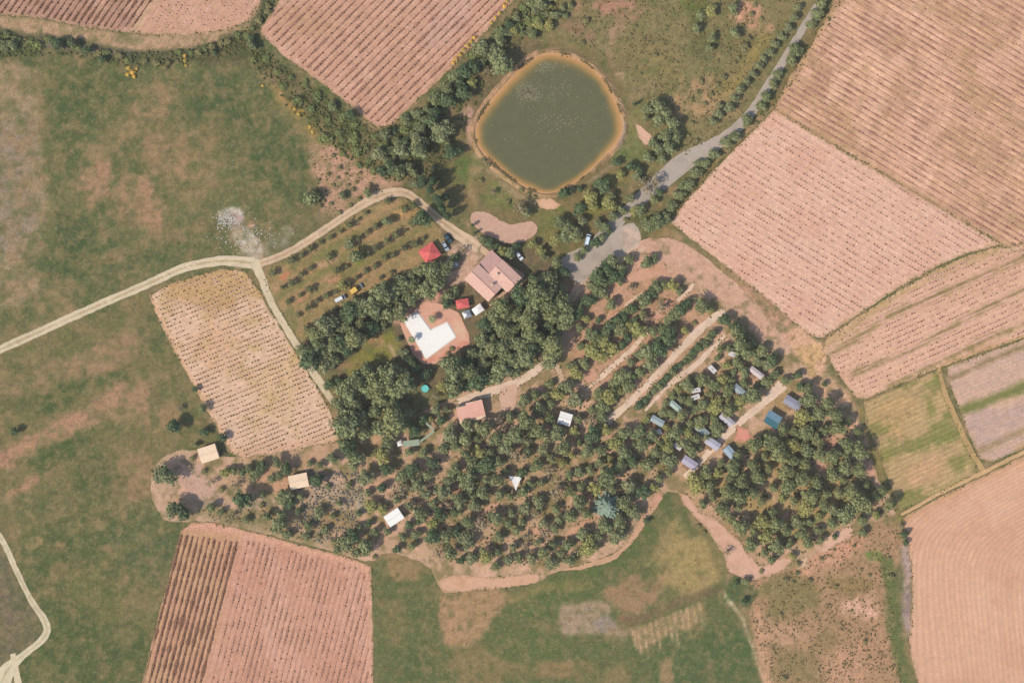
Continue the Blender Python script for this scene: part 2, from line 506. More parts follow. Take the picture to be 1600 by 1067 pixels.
GROUND_OPS = [
    ('base', (116, 110, 72)),
    ('n', GT, 60, -0.1, 0.5, 0.85), ('n', G1, 45, 0.05, 0.4, 0.8), ('n', PK, 26, 0.30, 0.35, 0.6),
    # far left tilled mauve strip
    ('p', [(-150, 95), (45, 95), (60, 200), (75, 330), (80, 420), (60, 470), (-150, 520)], (160, 136, 104), 1.0, 6, 9),
    ('p', [(-150, 190), (50, 190), (58, 330), (40, 400), (-150, 390)], (150, 130, 108), 0.85, 10, 14),
    ('n', (150, 128, 88), 18, 0.25, 0.3, 0.35),
    # upper left meadow
    ('p', [(60, 90), (385, 85), (430, 140), (480, 200), (485, 290), (430, 330), (400, 400), (240, 440), (130, 490), (90, 450), (75, 300)], (104, 106, 66), 0.9, 8, 12),
    ('e', 140, 145, 80, 55, -10, G1, 0.9), ('e', 110, 200, 40, 60, 0, G1, 0.6), ('e', 360, 170, 95, 50, 10, (82, 94, 55), 0.9), ('e', 440, 250, 50, 60, 0, (84, 96, 56), 0.9),
    ('e', 180, 215, 65, 30, -50, GT, 0.85), ('e', 250, 150, 50, 18, 0, GT, 0.7), ('e', 260, 235, 60, 40, 20, (156, 124, 90), 0.8), ('e', 145, 290, 30, 45, 20, (176, 134, 104), 0.9),
    ('e', 215, 315, 55, 45, 30, (168, 132, 98), 0.95), ('e', 300, 285, 60, 42, 0, GT, 0.85), ('e', 230, 180, 40, 30, 0, GT, 0.7), ('e', 330, 210, 30, 18, 0, (150, 122, 84), 0.6),
    ('e', 110, 390, 70, 55, 10, (82, 94, 55), 0.9), ('e', 230, 400, 45, 22, -20, (84, 96, 56), 0.9), ('e', 260, 365, 40, 18, 20, (160, 126, 92), 0.6),
    ('e', 340, 300, 60, 30, 0, (108, 108, 66), 0.6), ('e', 440, 330, 40, 30, 0, (112, 110, 70), 0.6),
    ('n', (150, 122, 84), 16, 0.28, 0.3, 0.5), ('n', (90, 96, 58), 20, 0.25, 0.3, 0.5),
    # ash-pale rubble patch
    ('e', 356, 340, 24, 17, 10, (228, 216, 200), 1.0), ('e', 372, 352, 26, 14, 35, (176, 148, 134), 0.9), ('e', 385, 375, 36, 20, 30, (198, 180, 156), 0.9), ('e', 388, 353, 10, 7, 0, (222, 170, 140), 1.0),
    ('e', 357, 350, 8, 5, 0, (120, 105, 100), 0.9), ('e', 440, 368, 26, 14, -35, (168, 156, 138), 0.8), ('e', 405, 398, 30, 9, 0, (178, 158, 132), 0.7),
    # meadow left below the lane
    ('p', [(-150, 590), (60, 530), (230, 465), (262, 530), (300, 610), (345, 690), (300, 710), (240, 710), (235, 760), (245, 815), (285, 825), (215, 1200), (30, 1200), (75, 980), (0, 830), (-150, 700)], (122, 112, 72), 0.9, 8, 8),
    ('e', 160, 560, 90, 30, -25, (166, 130, 98), 0.8), ('e', 60, 590, 60, 22, -20, (150, 124, 90), 0.8), ('e', 215, 620, 75, 25, -30, (170, 132, 100), 0.75),
    ('e', 245, 510, 30, 40, 0, (96, 98, 62), 0.9), ('e', 90, 625, 52, 20, -35, (82, 94, 52), 0.95), ('e', 175, 590, 28, 13, -15, (84, 96, 56), 0.8),
    ('l', [(-60, 740), (60, 690), (150, 640), (190, 610)], 13, (186, 138, 108), 0.8, 6, 10), ('l', [(-60, 800), (40, 760), (75, 735)], 7, (180, 134, 104), 0.8, 4, 5),
    ('e', 10, 715, 30, 14, 0, (184, 132, 108), 0.8), ('e', 205, 745, 45, 60, 20, (158, 126, 92), 0.75), ('e', 250, 650, 50, 30, 0, (160, 128, 92), 0.7),
    ('e', 100, 700, 60, 20, -30, (82, 94, 52), 0.95), ('e', 150, 740, 45, 50, 30, (90, 96, 56), 0.9), ('e', 60, 785, 60, 25, -20, (98, 102, 62), 0.8), ('e', 190, 640, 16, 10, 0, (96, 100, 60), 0.7),
    ('e', 120, 900, 110, 130, 0, (88, 97, 55), 0.85), ('e', 230, 850, 60, 70, 10, (92, 100, 62), 0.9), ('e', 130, 1030, 130, 90, 0, (84, 95, 52), 0.85),
    ('e', 55, 850, 18, 11, -10, (168, 136, 96), 0.8), ('e', 95, 855, 14, 8, 0, (160, 130, 92), 0.7), ('e', 85, 900, 26, 14, -35, (148, 122, 84), 0.6), ('e', 165, 860, 14, 7, 0, (164, 130, 96), 0.7),
    ('l', [(265, 822), (215, 845), (175, 870), (140, 905)], 6, (132, 120, 74), 0.5, 6, 6), ('e', 160, 930, 60, 40, 40, (126, 116, 70), 0.6), ('e', 195, 1045, 18, 12, 0, (140, 120, 80), 0.6),
    ('n', (140, 120, 80), 15, 0.30, 0.3, 0.35), ('n', (86, 96, 54), 24, 0.2, 0.4, 0.4),
    # bottom-left corner behind the lane
    ('p', [(-150, 800), (0, 850), (30, 920), (68, 980), (60, 1000), (0, 1040), (-150, 1060)], (112, 104, 76), 0.9, 5, 6),
    ('p', [(-150, 860), (5, 900), (45, 970), (-150, 1000)], (122, 104, 86), 0.6, 10, 14),
    # margin track and hedge strip along the upper vineyards
    ('l', [(-120, 30), (0, 38), (110, 50), (200, 66), (270, 68), (340, 58), (395, 38), (415, 0), (440, -60)], 13, (186, 150, 116), 0.9, 4, 4),
    ('l', [(-120, 50), (0, 55), (90, 68), (160, 80), (215, 90)], 9, (86, 86, 62), 0.95, 5, 7), ('l', [(60, 68), (130, 78), (200, 84), (260, 92)], 3, (150, 130, 118), 0.8, 3, 4),
    ('l', [(-120, 80), (0, 80), (60, 88)], 16, (88, 94, 58), 0.9, 5, 7), ('l', [(205, 92), (300, 85), (360, 66), (395, 58), (415, 10), (445, -60)], 9, (84, 86, 58), 0.95, 5, 7),
    ('p', [(300, 80), (385, 62), (410, 80), (470, 125), (520, 160), (560, 195), (600, 205), (640, 185), (700, 130), (770, 60), (820, 5), (870, -90), (905, -90), (880, 40), (820, 60), (790, 90), (745, 160), (735, 230), (700, 290), (620, 300), (560, 262), (500, 215), (450, 165), (420, 120), (380, 100), (310, 105)], (92, 90, 56), 0.95, 5, 8),
    ('l', [(430, 150), (470, 180), (500, 215), (540, 245), (590, 280)], 12, (118, 116, 62), 0.7, 8, 8),
    ('l', [(425, 135), (445, 158), (465, 180), (490, 210)], 5, (170, 134, 84), 0.8, 4, 5), ('e', 470, 178, 12, 6, 40, (206, 150, 66), 0.7), ('e', 440, 150, 7, 4, 50, (190, 160, 110), 0.8),
    # tan scrub between meadow and orchard
    ('p', [(480, 230), (520, 225), (560, 255), (600, 270), (630, 285), (600, 302), (560, 318), (520, 350), (495, 340), (505, 300), (488, 270)], (196, 150, 122), 0.9, 6, 7),
    ('n', (170, 134, 98), 12, 0.3, 0.3, 0.35), ('e', 480, 310, 22, 20, 0, (84, 92, 58), 0.9), ('e', 500, 330, 16, 8, 30, (120, 112, 78), 0.7), ('l', [(420, 395), (450, 385), (490, 350), (515, 345)], 10, (116, 108, 74), 0.7, 6, 6),
    # scrub right of the top vineyard and round the pond
    ('p', [(800, 60), (870, -90), (1330, -90), (1290, 10), (1235, 80), (1165, 190), (1060, 250), (1000, 300), (985, 200), (930, 100), (860, 70)], (134, 122, 80), 0.95, 6, 6),
    ('e', 960, 10, 60, 26, 0, (178, 130, 104), 0.85), ('e', 900, 40, 40, 16, 30, (158, 120, 96), 0.7), ('l', [(990, 5), (975, 30), (955, 60), (950, 90), (965, 125)], 6, (186, 142, 114), 0.7, 6, 6),
    ('e', 1090, 30, 28, 45, 0, (100, 104, 62), 0.85), ('e', 1110, 75, 24, 24, 0, (96, 102, 62), 0.8), ('e', 1080, 5, 25, 20, 0, (112, 120, 56), 0.6), ('e', 1000, 90, 50, 40, 0, (134, 118, 76), 0.7),
    ('e', 1040, 110, 50, 35, 20, (142, 126, 78), 0.6), ('e', 975, 122, 12, 6, 0, (214, 172, 140), 0.7), ('e', 1170, 25, 32, 28, 0, (206, 152, 120), 0.9), ('e', 1150, 30, 10, 6, 0, (216, 168, 130), 0.8),
    ('e', 1105, 155, 50, 50, -45, (182, 146, 106), 0.85), ('l', [(1190, 60), (1165, 110), (1130, 145)], 12, (160, 138, 80), 0.7, 8, 8), ('n', (156, 136, 92), 11, 0.3, 0.3, 0.35), ('n', (104, 108, 62), 16, 0.25, 0.3, 0.4),
    # grass and soil round the pond
    ('p', [(700, 200), (740, 120), (800, 70), (870, 60), (950, 90), (990, 160), (1010, 200), (1020, 250), (980, 290), (960, 340), (900, 400), (850, 400), (790, 400), (740, 340), (700, 290)], (128, 112, 72), 0.9, 6, 6),
    ('l', [(735, 180), (752, 150), (790, 100), (835, 75)], 14, (120, 104, 74), 0.8, 5, 6), ('e', 728, 180, 20, 12, -45, (196, 152, 132), 0.9), ('e', 735, 210, 8, 24, 0, (200, 156, 130), 0.8), ('e', 700, 175, 14, 8, -40, (176, 140, 110), 0.7),
    ('e', 735, 262, 30, 28, 0, (104, 114, 60), 0.9), ('e', 775, 305, 34, 20, 20, (122, 124, 70), 0.8), ('e', 752, 270, 16, 12, 0, (172, 138, 100), 0.7), ('l', [(745, 245), (765, 262), (800, 300), (840, 318)], 6, (170, 146, 108), 0.7, 4, 4),
    ('l', [(740, 262), (735, 290), (745, 320)], 6, (170, 140, 100), 0.6, 4, 4), ('e', 860, 345, 34, 26, 20, (120, 118, 66), 0.9), ('e', 985, 240, 30, 26, 20, (118, 122, 72), 0.9), ('e', 990, 190, 14, 40, 0, (132, 126, 76), 0.8),
    ('e', 968, 275, 24, 16, 0, (142, 130, 76), 0.8), ('e', 940, 320, 30, 22, 0, (122, 118, 60), 0.8), ('l', [(985, 155), (1000, 145), (1020, 135)], 6, (158, 134, 98), 0.5, 4, 4),
    ('l', [(905, 290), (935, 275), (965, 250)], 3, (176, 150, 124), 0.7, 2, 3),
    # verge between road and pink field
    ('l', [(1330, -60), (1310, 0), (1275, 60), (1240, 120), (1210, 160), (1170, 205), (1130, 240), (1090, 280), (1050, 340), (1030, 365)], 12, (130, 112, 70), 0.9, 4, 6),
    ('l', [(1210, 165), (1160, 212), (1120, 250)], 3, (196, 158, 124), 0.6, 3, 3),
    ('l', [(1040, 368), (1090, 395), (1140, 430), (1200, 478), (1250, 520)], 9, (170, 138, 98), 0.7, 6, 8), ('e', 1115, 408, 24, 8, 35, (136, 118, 78), 0.7),
    # farmyard
    ('p', [(690, 350), (720, 370), (760, 375), (820, 380), (860, 400), (880, 430), (870, 470), (850, 560), (700, 620), (640, 600), (560, 600), (480, 560), (470, 540), (560, 460), (640, 430), (690, 400)], (120, 104, 76), 0.95, 6, 6),
    ('p', [(700, 385), (745, 370), (760, 395), (735, 430), (722, 445), (700, 450), (690, 430)], (206, 168, 140), 0.9, 4, 5),
    ('p', [(535, 575), (560, 545), (575, 522), (610, 518), (625, 540), (615, 560), (580, 578), (548, 592)], (134, 128, 64), 0.95, 3, 4), ('e', 590, 530, 24, 13, 0, (172, 136, 98), 0.8), ('e', 545, 572, 16, 8, 0, (156, 124, 90), 0.6),
    ('l', [(608, 540), (618, 558)], 2.5, (206, 170, 138), 0.7, 2, 2), ('p', [(615, 480), (660, 462), (680, 462), (650, 486), (628, 505), (612, 505)], (206, 154, 132), 0.85, 3, 4),
    ('l', [(690, 455), (672, 475), (655, 490)], 7, (216, 158, 134), 0.9, 3, 4),
    # apron of tan earth between pink field, strips and the camp
    ('p', [(1215, 500), (1262, 520), (1290, 540), (1300, 585), (1335, 630), (1360, 690), (1352, 700), (1300, 640), (1240, 590), (1225, 560)], (212, 167, 130), 0.95, 5, 5),
    ('e', 1262, 560, 24, 26, 0, (198, 160, 106), 0.6), ('l', [(1345, 640), (1365, 700), (1385, 760), (1405, 810)], 5, (150, 130, 78), 0.8, 4, 5),
    ('p', [(1175, 440), (1235, 500), (1225, 545), (1180, 510), (1130, 470)], (198, 150, 122), 0.8, 6, 6), ('e', 1195, 475, 30, 8, 35, (160, 130, 92), 0.6),
    # bottom middle meadow
    ('p', [(578, 880), (640, 868), (680, 905), (850, 900), (985, 850), (1030, 770), (1060, 790), (1110, 850), (1135, 905), (1155, 940), (1190, 1060), (1210, 1200), (578, 1200)], (106, 108, 66), 0.97, 4, 4),
    ('e', 635, 885, 45, 26, 0, (158, 128, 88), 0.85), ('e', 625, 980, 20, 50, 10, (130, 116, 74), 0.6), ('e', 640, 1040, 40, 50, 0, (96, 104, 62), 0.8), ('e', 700, 960, 18, 60, 0, (178, 138, 102), 0.8), ('p', [(685, 925), (760, 915), (800, 925), (760, 985), (735, 1010), (700, 1010)], (176, 138, 100), 0.85, 6, 12),
    ('e', 760, 1040, 70, 40, 0, (146, 122, 82), 0.7), ('e', 850, 940, 60, 26, -10, (98, 108, 62), 0.9), ('e', 820, 1010, 70, 30, 0, (100, 108, 62), 0.8), ('e', 905, 900, 70, 16, -20, (100, 108, 62), 0.9), ('l', [(800, 935), (850, 915), (910, 915)], 7, (146, 128, 78), 0.6, 6, 6),
    ('e', 985, 855, 30, 60, 28, (100, 108, 62), 0.8), ('e', 1075, 880, 66, 64, 20, (162, 140, 90), 1.0), ('e', 1040, 850, 26, 34, 0, (166, 140, 92), 0.7), ('e', 990, 930, 50, 34, -15, (162, 128, 94), 0.9), ('e', 985, 965, 24, 10, 0, (150, 108, 82), 0.8),
    ('l', [(975, 975), (1020, 958), (1060, 940), (1120, 920)], 6, (124, 104, 74), 0.85, 5, 4), ('e', 1120, 860, 12, 46, -20, (124, 114, 70), 0.7),
    ('p', [(876, 945), (945, 940), (962, 970), (980, 990), (975, 1000), (940, 990), (880, 992), (872, 970)], (172, 144, 116), 0.85, 4, 6), ('e', 945, 975, 16, 9, 0, (146, 132, 122), 0.6), ('e', 920, 955, 30, 8, 0, (128, 118, 80), 0.5),
    ('p', [(985, 985), (1100, 940), (1106, 975), (1085, 1000), (1060, 990), (1000, 1015)], (176, 140, 102), 0.7, 4, 6),
    ('e', 1100, 1030, 100, 60, 0, (92, 104, 62), 0.95),
    ('l', [(988, 986), (994, 1012)], 1.6, (196, 162, 122), 0.85, 1.6, 1.5), ('l', [(997, 982), (1003, 1020)], 1.6, (196, 162, 122), 0.85, 1.6, 1.5), ('l', [(1007, 978), (1013, 1028)], 1.6, (196, 162, 122), 0.85, 1.6, 1.5), ('l', [(1016, 974), (1022, 1006)], 1.6, (196, 162, 122), 0.85, 1.6, 1.5), ('l', [(1026, 970), (1032, 1014)], 1.6, (196, 162, 122), 0.85, 1.6, 1.5), ('l', [(1035, 966), (1041, 992)], 1.6, (196, 162, 122), 0.85, 1.6, 1.5), ('l', [(1045, 962), (1051, 1000)], 1.6, (196, 162, 122), 0.85, 1.6, 1.5), ('l', [(1054, 958), (1060, 1008)], 1.6, (196, 162, 122), 0.85, 1.6, 1.5), ('l', [(1064, 954), (1070, 986)], 1.6, (196, 162, 122), 0.85, 1.6, 1.5), ('l', [(1073, 950), (1079, 994)], 1.6, (196, 162, 122), 0.85, 1.6, 1.5), ('l', [(1083, 947), (1089, 973)], 1.6, (196, 162, 122), 0.85, 1.6, 1.5), ('l', [(1092, 943), (1098, 981)], 1.6, (196, 162, 122), 0.85, 1.6, 1.5),  ('e', 1040, 1050, 12, 26, 0, (166, 134, 96), 0.8), ('e', 880, 1045, 60, 22, 0, (152, 124, 84), 0.7), ('e', 960, 1060, 20, 30, 0, (150, 126, 84), 0.6),
    ('l', [(1133, 925), (1145, 945), (1160, 965), (1175, 1010), (1195, 1067)], 2.2, (196, 170, 134), 0.8, 2, 2), ('l', [(1135, 930), (1140, 940)], 3.5, (232, 206, 170), 1, 2, 1),
    ('n', (138, 120, 78), 12, 0.33, 0.3, 0.4), ('n', (92, 102, 58), 16, 0.3, 0.3, 0.4),
    # scrub bottom right
    ('p', [(1150, 905), (1190, 890), (1240, 885), (1310, 850), (1380, 810), (1412, 830), (1405, 880), (1390, 900), (1395, 960), (1410, 1067), (1430, 1200), (1215, 1200), (1180, 1000), (1160, 940)], (172, 136, 100), 0.95, 5, 6),
    ('e', 1290, 870, 60, 22, -25, (200, 152, 118), 0.8), ('e', 1330, 850, 40, 14, -20, (202, 150, 118), 0.7), ('e', 1235, 935, 60, 40, 0, (134, 120, 76), 0.8), ('e', 1325, 915, 36, 18, 0, (146, 122, 78), 0.8), ('e', 1365, 868, 18, 13, 0, (112, 126, 64), 0.9), ('e', 1345, 945, 38, 22, 10, (220, 172, 142), 0.8),
    ('e', 1250, 1040, 50, 50, 0, (136, 120, 78), 0.7), ('e', 1230, 990, 40, 20, 0, (188, 148, 114), 0.7), ('e', 1320, 1040, 50, 40, -30, (192, 148, 114), 0.8), ('e', 1290, 1000, 26, 22, 0, (146, 124, 82), 0.8), ('e', 1370, 1020, 26, 50, 0, (178, 138, 104), 0.7), ('e', 1160, 925, 22, 20, 0, (92, 102, 60), 0.9),
    ('l', [(1385, 880), (1392, 920), (1395, 970), (1405, 1020), (1420, 1067), (1435, 1150)], 10, (108, 112, 64), 0.95, 4, 4), ('l', [(1415, 860), (1420, 900), (1416, 960), (1422, 985)], 7, (178, 150, 134), 0.9, 4, 4), ('l', [(1419, 930), (1417, 955)], 4, (128, 104, 98), 0.6, 4, 3),
    ('l', [(1185, 960), (1190, 1010), (1200, 1067)], 6, (206, 160, 124), 0.6, 4, 4), ('n', (120, 104, 68), 7, 0.42, 0.2, 0.5),
]

def make_ground():
    st = 3.0
    xs = np.arange(-130, 1735, st); ys = np.arange(-130, 1205, st)
    X, Y = np.meshgrid(xs, ys)
    nx, ny = len(xs), len(ys)
    v = np.stack([(X.ravel() - 800) * S, (533.5 - Y.ravel()) * S, 0 * X.ravel()], 1)
    i = np.arange(nx * ny).reshape(ny, nx)
    f = np.stack([i[1:, :-1], i[1:, 1:], i[:-1, 1:], i[:-1, :-1]], -1).reshape(-1, 4)
    me = bpy.data.meshes.new('ground')
    me.vertices.add(len(v)); me.vertices.foreach_set('co', v.astype(np.float32).ravel())
    me.loops.add(f.size); me.loops.foreach_set('vertex_index', f.astype(np.int32).ravel())
    me.polygons.add(len(f)); me.polygons.foreach_set('loop_start', np.arange(0, f.size, 4, dtype=np.int32))
    me.polygons.foreach_set('loop_total', np.full(len(f), 4, np.int32))
    me.update(calc_edges=True)
    me.materials.append(M['ground'])
    C = paint(X.ravel(), Y.ravel(), GROUND_OPS, 1)
    lum = np.array([138.0, 122.0, 90.0]); C = np.clip(lum + (C - lum) * 1.25 + np.array([1, 0, 0]), 30, 245)
    set_attr(me, 'col', alb(C))
    o = link_mesh('ground', me)
    tag(o, kind='structure')
    # the countryside beyond, to the horizon
    m, nt, bs = node_mat('countryside')
    g = N(nt, 'ShaderNodeNewGeometry'); pos = g.outputs['Position']
    vo = N(nt, 'ShaderNodeTexVoronoi'); vo.inputs['Scale'].default_value = 0.009
    nt.links.new(pos, vo.inputs['Vector'])
    cr = N(nt, 'ShaderNodeValToRGB'); e = cr.color_ramp.elements
    e[0].color = rgba((96, 102, 62)); e[1].color = rgba((205, 156, 130))
    for p_, c_ in ((0.3, (110, 110, 70)), (0.5, (150, 124, 90)), (0.7, (196, 150, 122))):
        q = cr.color_ramp.elements.new(p_); q.color = rgba(c_)
    sp = N(nt, 'ShaderNodeSeparateXYZ'); nt.links.new(vo.outputs['Color'], sp.inputs[0])
    nt.links.new(sp.outputs[0], cr.inputs[0])
    nt.links.new(scalecol(nt, cr.outputs[0], maprange(nt, noise_n(nt, pos, 0.06, 6, 0.7), 0.3, 0.7, 0.75, 1.25)), bs.inputs['Base Color'])
    bs.inputs['Roughness'].default_value = 0.95
    R = 2600
    o = pydata('far_ground', [(-R, -R, -0.15), (R, -R, -0.15), (R, R, -0.15), (-R, R, -0.15)], [(0, 1, 2, 3)], m)
    tag(o, kind='structure')
make_ground()

def rowdir(ang, spacing, ox=0, oy=0):
    """rows that run at ang degrees (counter-clockwise from right, as seen); u counts rows, v metres along"""
    a = math.radians(ang)
    dx, dy = math.cos(a), -math.sin(a)        # in photo pixels, y down
    def f(X, Y):
        x = X - ox; y = Y - oy
        v = x * dx + y * dy; u = -x * dy + y * dx
        return u / spacing, v * S
    return f

# ---- parcels ---------------------------------------------------------------
F_TL = [(-120, 18), (0, 24), (60, 28), (130, 42), (205, 52), (250, 56), (300, 54), (350, 48), (385, 34), (402, 14), (430, -40), (450, -120), (-120, -120)]
F_TC = [(405, 48), (412, 58), (445, 88), (505, 132), (552, 170), (588, 200), (610, 196), (640, 168), (700, 112), (745, 66), (800, 4), (885, -120), (500, -120), (455, -30), (432, 8)]
F_PINK = [(1209, 171), (1240, 189), (1300, 226), (1400, 284), (1480, 332), (1566, 382), (1510, 396), (1460, 418), (1400, 452), (1340, 492), (1285, 528), (1262, 522), (1215, 480), (1160, 437), (1110, 397), (1048, 348), (1070, 318), (1110, 272), (1160, 222)]
F_STREAK = [(1318, -60), (1345, -120), (1720, -120), (1720, 455), (1600, 400), (1566, 382), (1480, 332), (1400, 284), (1300, 226), (1209, 171), (1235, 118), (1268, 70), (1300, 10)]
F_STRIPS = [(1285, 545), (1292, 528), (1345, 492), (1405, 454), (1465, 420), (1515, 398), (1566, 384), (1600, 380), (1720, 340), (1720, 480), (1600, 526), (1468, 574), (1352, 624), (1338, 622), (1312, 588)]
F_MAUVE = [(1480, 574), (1600, 530), (1720, 488), (1720, 650), (1600, 700), (1552, 720), (1530, 716), (1515, 680), (1496, 630), (1482, 595)]
F_ROUGH = [(1350, 628), (1465, 578), (1478, 622), (1500, 672), (1528, 738), (1480, 764), (1408, 800), (1398, 775), (1378, 720), (1352, 662)]
F_PLOUGH = [(1410, 808), (1470, 776), (1536, 744), (1600, 712), (1720, 652), (1720, 1200), (1452, 1200), (1434, 1067), (1420, 1010), (1424, 960), (1426, 900), (1418, 850)]
F_BL = [(283, 830), (300, 816), (330, 816), (400, 832), (480, 854), (550, 872), (580, 886), (583, 1000), (584, 1200), (188, 1200), (222, 1067), (252, 945)]
F_MID = [(233, 462), (265, 444), (345, 420), (382, 424), (402, 452), (440, 516), (478, 578), (512, 634), (524, 664), (548, 678), (520, 690), (440, 706), (380, 718), (362, 708), (340, 670), (305, 606), (270, 545), (246, 495)]

sheet('vineyard_soil', F_TL, 0.02, [('base', (206, 156, 132)), ('p', [(-150, -150), (330, -150), (290, -60), (235, 0), (205, 50), (-150, 45)], (184, 138, 122), 0.9, 4, 4), ('n', (220, 170, 146), 30, 0.2, 0.4, 0.5), ('n', (180, 140, 110), 14, 0.35, 0.3, 0.4), ('l', [(250, -20), (225, 20), (205, 55)], 4, (200, 164, 130), 0.8, 3, 3), ('l', [(-120, 24), (60, 34), (205, 58), (300, 58)], 5, (202, 160, 132), 0.7, 3, 3)],
      M['f_rows'], 5, 1.5, 21, rowdir(55, 9.0))
sheet('vineyard_soil', F_TC, 0.02, [('base', (210, 158, 136)), ('n', (222, 172, 150), 40, 0.1, 0.4, 0.6), ('n', (190, 142, 116), 22, 0.25, 0.4, 0.5), ('e', 480, 30, 50, 30, 0, (196, 150, 120), 0.7), ('e', 700, 30, 60, 30, -45, (206, 162, 150), 0.6)],
      M['f_rows'], 5, 1.5, 22, rowdir(45, 10.5))
sheet('vineyard_soil', F_PINK, 0.02, [('base', (229, 179, 157)), ('n', (222, 166, 144), 60, 0.1, 0.5, 0.6), ('n', (232, 188, 166), 30, 0.25, 0.4, 0.5), ('e', 1560, 385, 30, 14, 0, (208, 164, 132), 0.7), ('l', [(1295, 528), (1400, 458), (1520, 400)], 8, (206, 164, 128), 0.5, 6, 8), ('l', [(1209, 171), (1400, 284), (1566, 382)], 2.5, (190, 145, 112), 0.5, 2, 2)],
      M['f_rows'], 5, 1.2, 23, rowdir(-31, 9.5))
sheet('fallow_field', F_STREAK, 0.02, [('base', (210, 160, 133)), ('n', (186, 144, 110), 26, 0.05, 0.4, 0.65, 31, 3.0), ('n', (226, 176, 150), 22, 0.1, 0.4, 0.75, -59, 2.5), ('n', (170, 134, 98), 12, 0.35, 0.3, 0.5), ('n', (220, 168, 146), 60, 0.1, 0.5, 0.5), ('l', [(1318, -20), (1268, 70), (1212, 168)], 5, (176, 140, 100), 0.6, 5, 6), ('l', [(1209, 173), (1400, 286), (1566, 384)], 7, (180, 138, 108), 0.75, 5, 6)],
      M['f_streak'], 5, 1.2, 24, rowdir(-31, 9.0))
bands = [([(1300, 552), (1340, 528), (1400, 488), (1500, 446), (1600, 404), (1700, 365)], 4.5), ([(1335, 584), (1425, 546), (1475, 518), (1520, 492), (1600, 453), (1700, 410)], 4.5), ([(1390, 604), (1470, 566), (1550, 524), (1600, 507), (1700, 466)], 3.5)]
sheet('strip_field', F_STRIPS, 0.02, [('base', (226, 176, 150)), ('n', (210, 160, 132), 30, 0.1, 0.4, 0.6, -25, 3)] + [('l', b, w, (146, 124, 82), 0.9, 3, 5) for b, w in bands] + [('l', [(1290, 540), (1400, 462), (1500, 412), (1600, 375)], 5, (186, 152, 108), 0.8, 4, 5)],
      M['f_rows'], 5, 1.2, 25, rowdir(24, 8.0))
sheet('strip_field', F_MAUVE, 0.02, [('base', (206, 166, 148)), ('n', (190, 156, 148), 26, 0.1, 0.4, 0.7, -22, 3), ('n', (222, 176, 150), 18, 0.2, 0.4, 0.6, -22, 2), ('l', [(1482, 594), (1540, 566), (1600, 540), (1720, 492)], 4, (142, 120, 86), 0.9, 3, 3), ('l', [(1502, 642), (1550, 624), (1600, 604), (1720, 556)], 7.5, (122, 122, 70), 0.95, 4, 4), ('l', [(1530, 705), (1570, 686), (1600, 671), (1720, 620)], 4, (160, 134, 98), 0.8, 4, 4), ('l', [(1590, 700), (1700, 655)], 4, (196, 156, 96), 0.6, 3, 3)],
      M['f_rows'], 5, 1.2, 26, rowdir(23, 6.0))
sheet('rough_field', F_ROUGH, 0.02, [('base', (192, 158, 116)), ('e', 1400, 650, 50, 30, -20, (196, 156, 112), 0.9), ('n', (128, 126, 72), 15, 0.12, 0.2, 0.8, -25, 4), ('e', 1470, 672, 36, 20, -25, (120, 124, 66), 0.7), ('e', 1455, 640, 14, 30, 0, (126, 124, 68), 0.7), ('e', 1450, 735, 44, 20, -25, (206, 160, 124), 0.9), ('e', 1500, 725, 18, 18, 0, (124, 122, 66), 0.7), ('e', 1385, 710, 16, 20, 0, (140, 130, 72), 0.7), ('l', [(1465, 580), (1480, 625), (1528, 738)], 5, (132, 128, 68), 0.7, 3, 3)],
      M['f_rough'], 5, 1.5, 27, rowdir(25, 7.0))
def plough_rows(X, Y):
    # furrows that start parallel to the upper edge and bend down the field
    x = X - 1415; y = Y - 820
    d_left = x + 0.02 * y - 0.12 * np.maximum(y - 60, 0) ** 1.0 * np.clip(x / 60, 0, 1)
    d_top = (x * math.sin(math.radians(27)) + y * math.cos(math.radians(27)))
    k = 26.0
    d = -k * np.log(np.exp(-np.clip(d_left, -200, 400) / k) + np.exp(-np.clip(d_top * 1.4, -200, 900) / k))
    return d / 8.0, (x - y) * S
sheet('ploughed_field', F_PLOUGH, 0.02, [('base', (220, 168, 141)), ('n', (210, 156, 130), 60, 0.1, 0.5, 0.6), ('n', (228, 178, 152), 40, 0.2, 0.5, 0.5), ('l', [(1412, 812), (1536, 748), (1600, 716), (1720, 658)], 5, (206, 154, 116), 0.6, 4, 4)],
      M['f_plough'], 5, 1.0, 28, plough_rows)
sheet('vineyard_soil', F_BL, 0.02, [('base', (208, 152, 130)), ('p', [(285, 824), (378, 838), (350, 940), (318, 1067), (285, 1200), (180, 1200)], (200, 152, 120), 1, 3, 2), ('n', (200, 142, 120), 50, 0.1, 0.4, 0.6), ('n', (218, 166, 148), 30, 0.2, 0.4, 0.5, 75, 3), ('l', [(290, 822), (330, 820), (400, 836), (480, 858), (560, 878), (580, 895)], 5, (222, 164, 140), 0.9, 3, 3), ('l', [(578, 890), (581, 1200)], 3, (220, 166, 140), 0.8, 2, 2)],
      M['f_rows'], 5, 1.0, 29, rowdir(75.5, 8.6))
sheet('vineyard_soil', F_MID, 0.02, [('base', (226, 184, 158)), ('e', 330, 450, 80, 40, 10, (196, 152, 108), 0.9), ('e', 340, 540, 50, 50, 20, (214, 164, 128), 0.6), ('e', 430, 600, 40, 60, 20, (216, 176, 134), 0.6), ('n', (196, 160, 110), 20, 0.15, 0.4, 0.6), ('l', [(370, 712), (440, 700), (540, 684)], 7, (218, 170, 142), 0.9, 4, 5), ('l', [(236, 466), (275, 550), (345, 675), (370, 714)], 3, (222, 170, 136), 0.9, 3, 2)],
      M['f_rows'], 5, 1.4, 30, rowdir(22, 7.2))

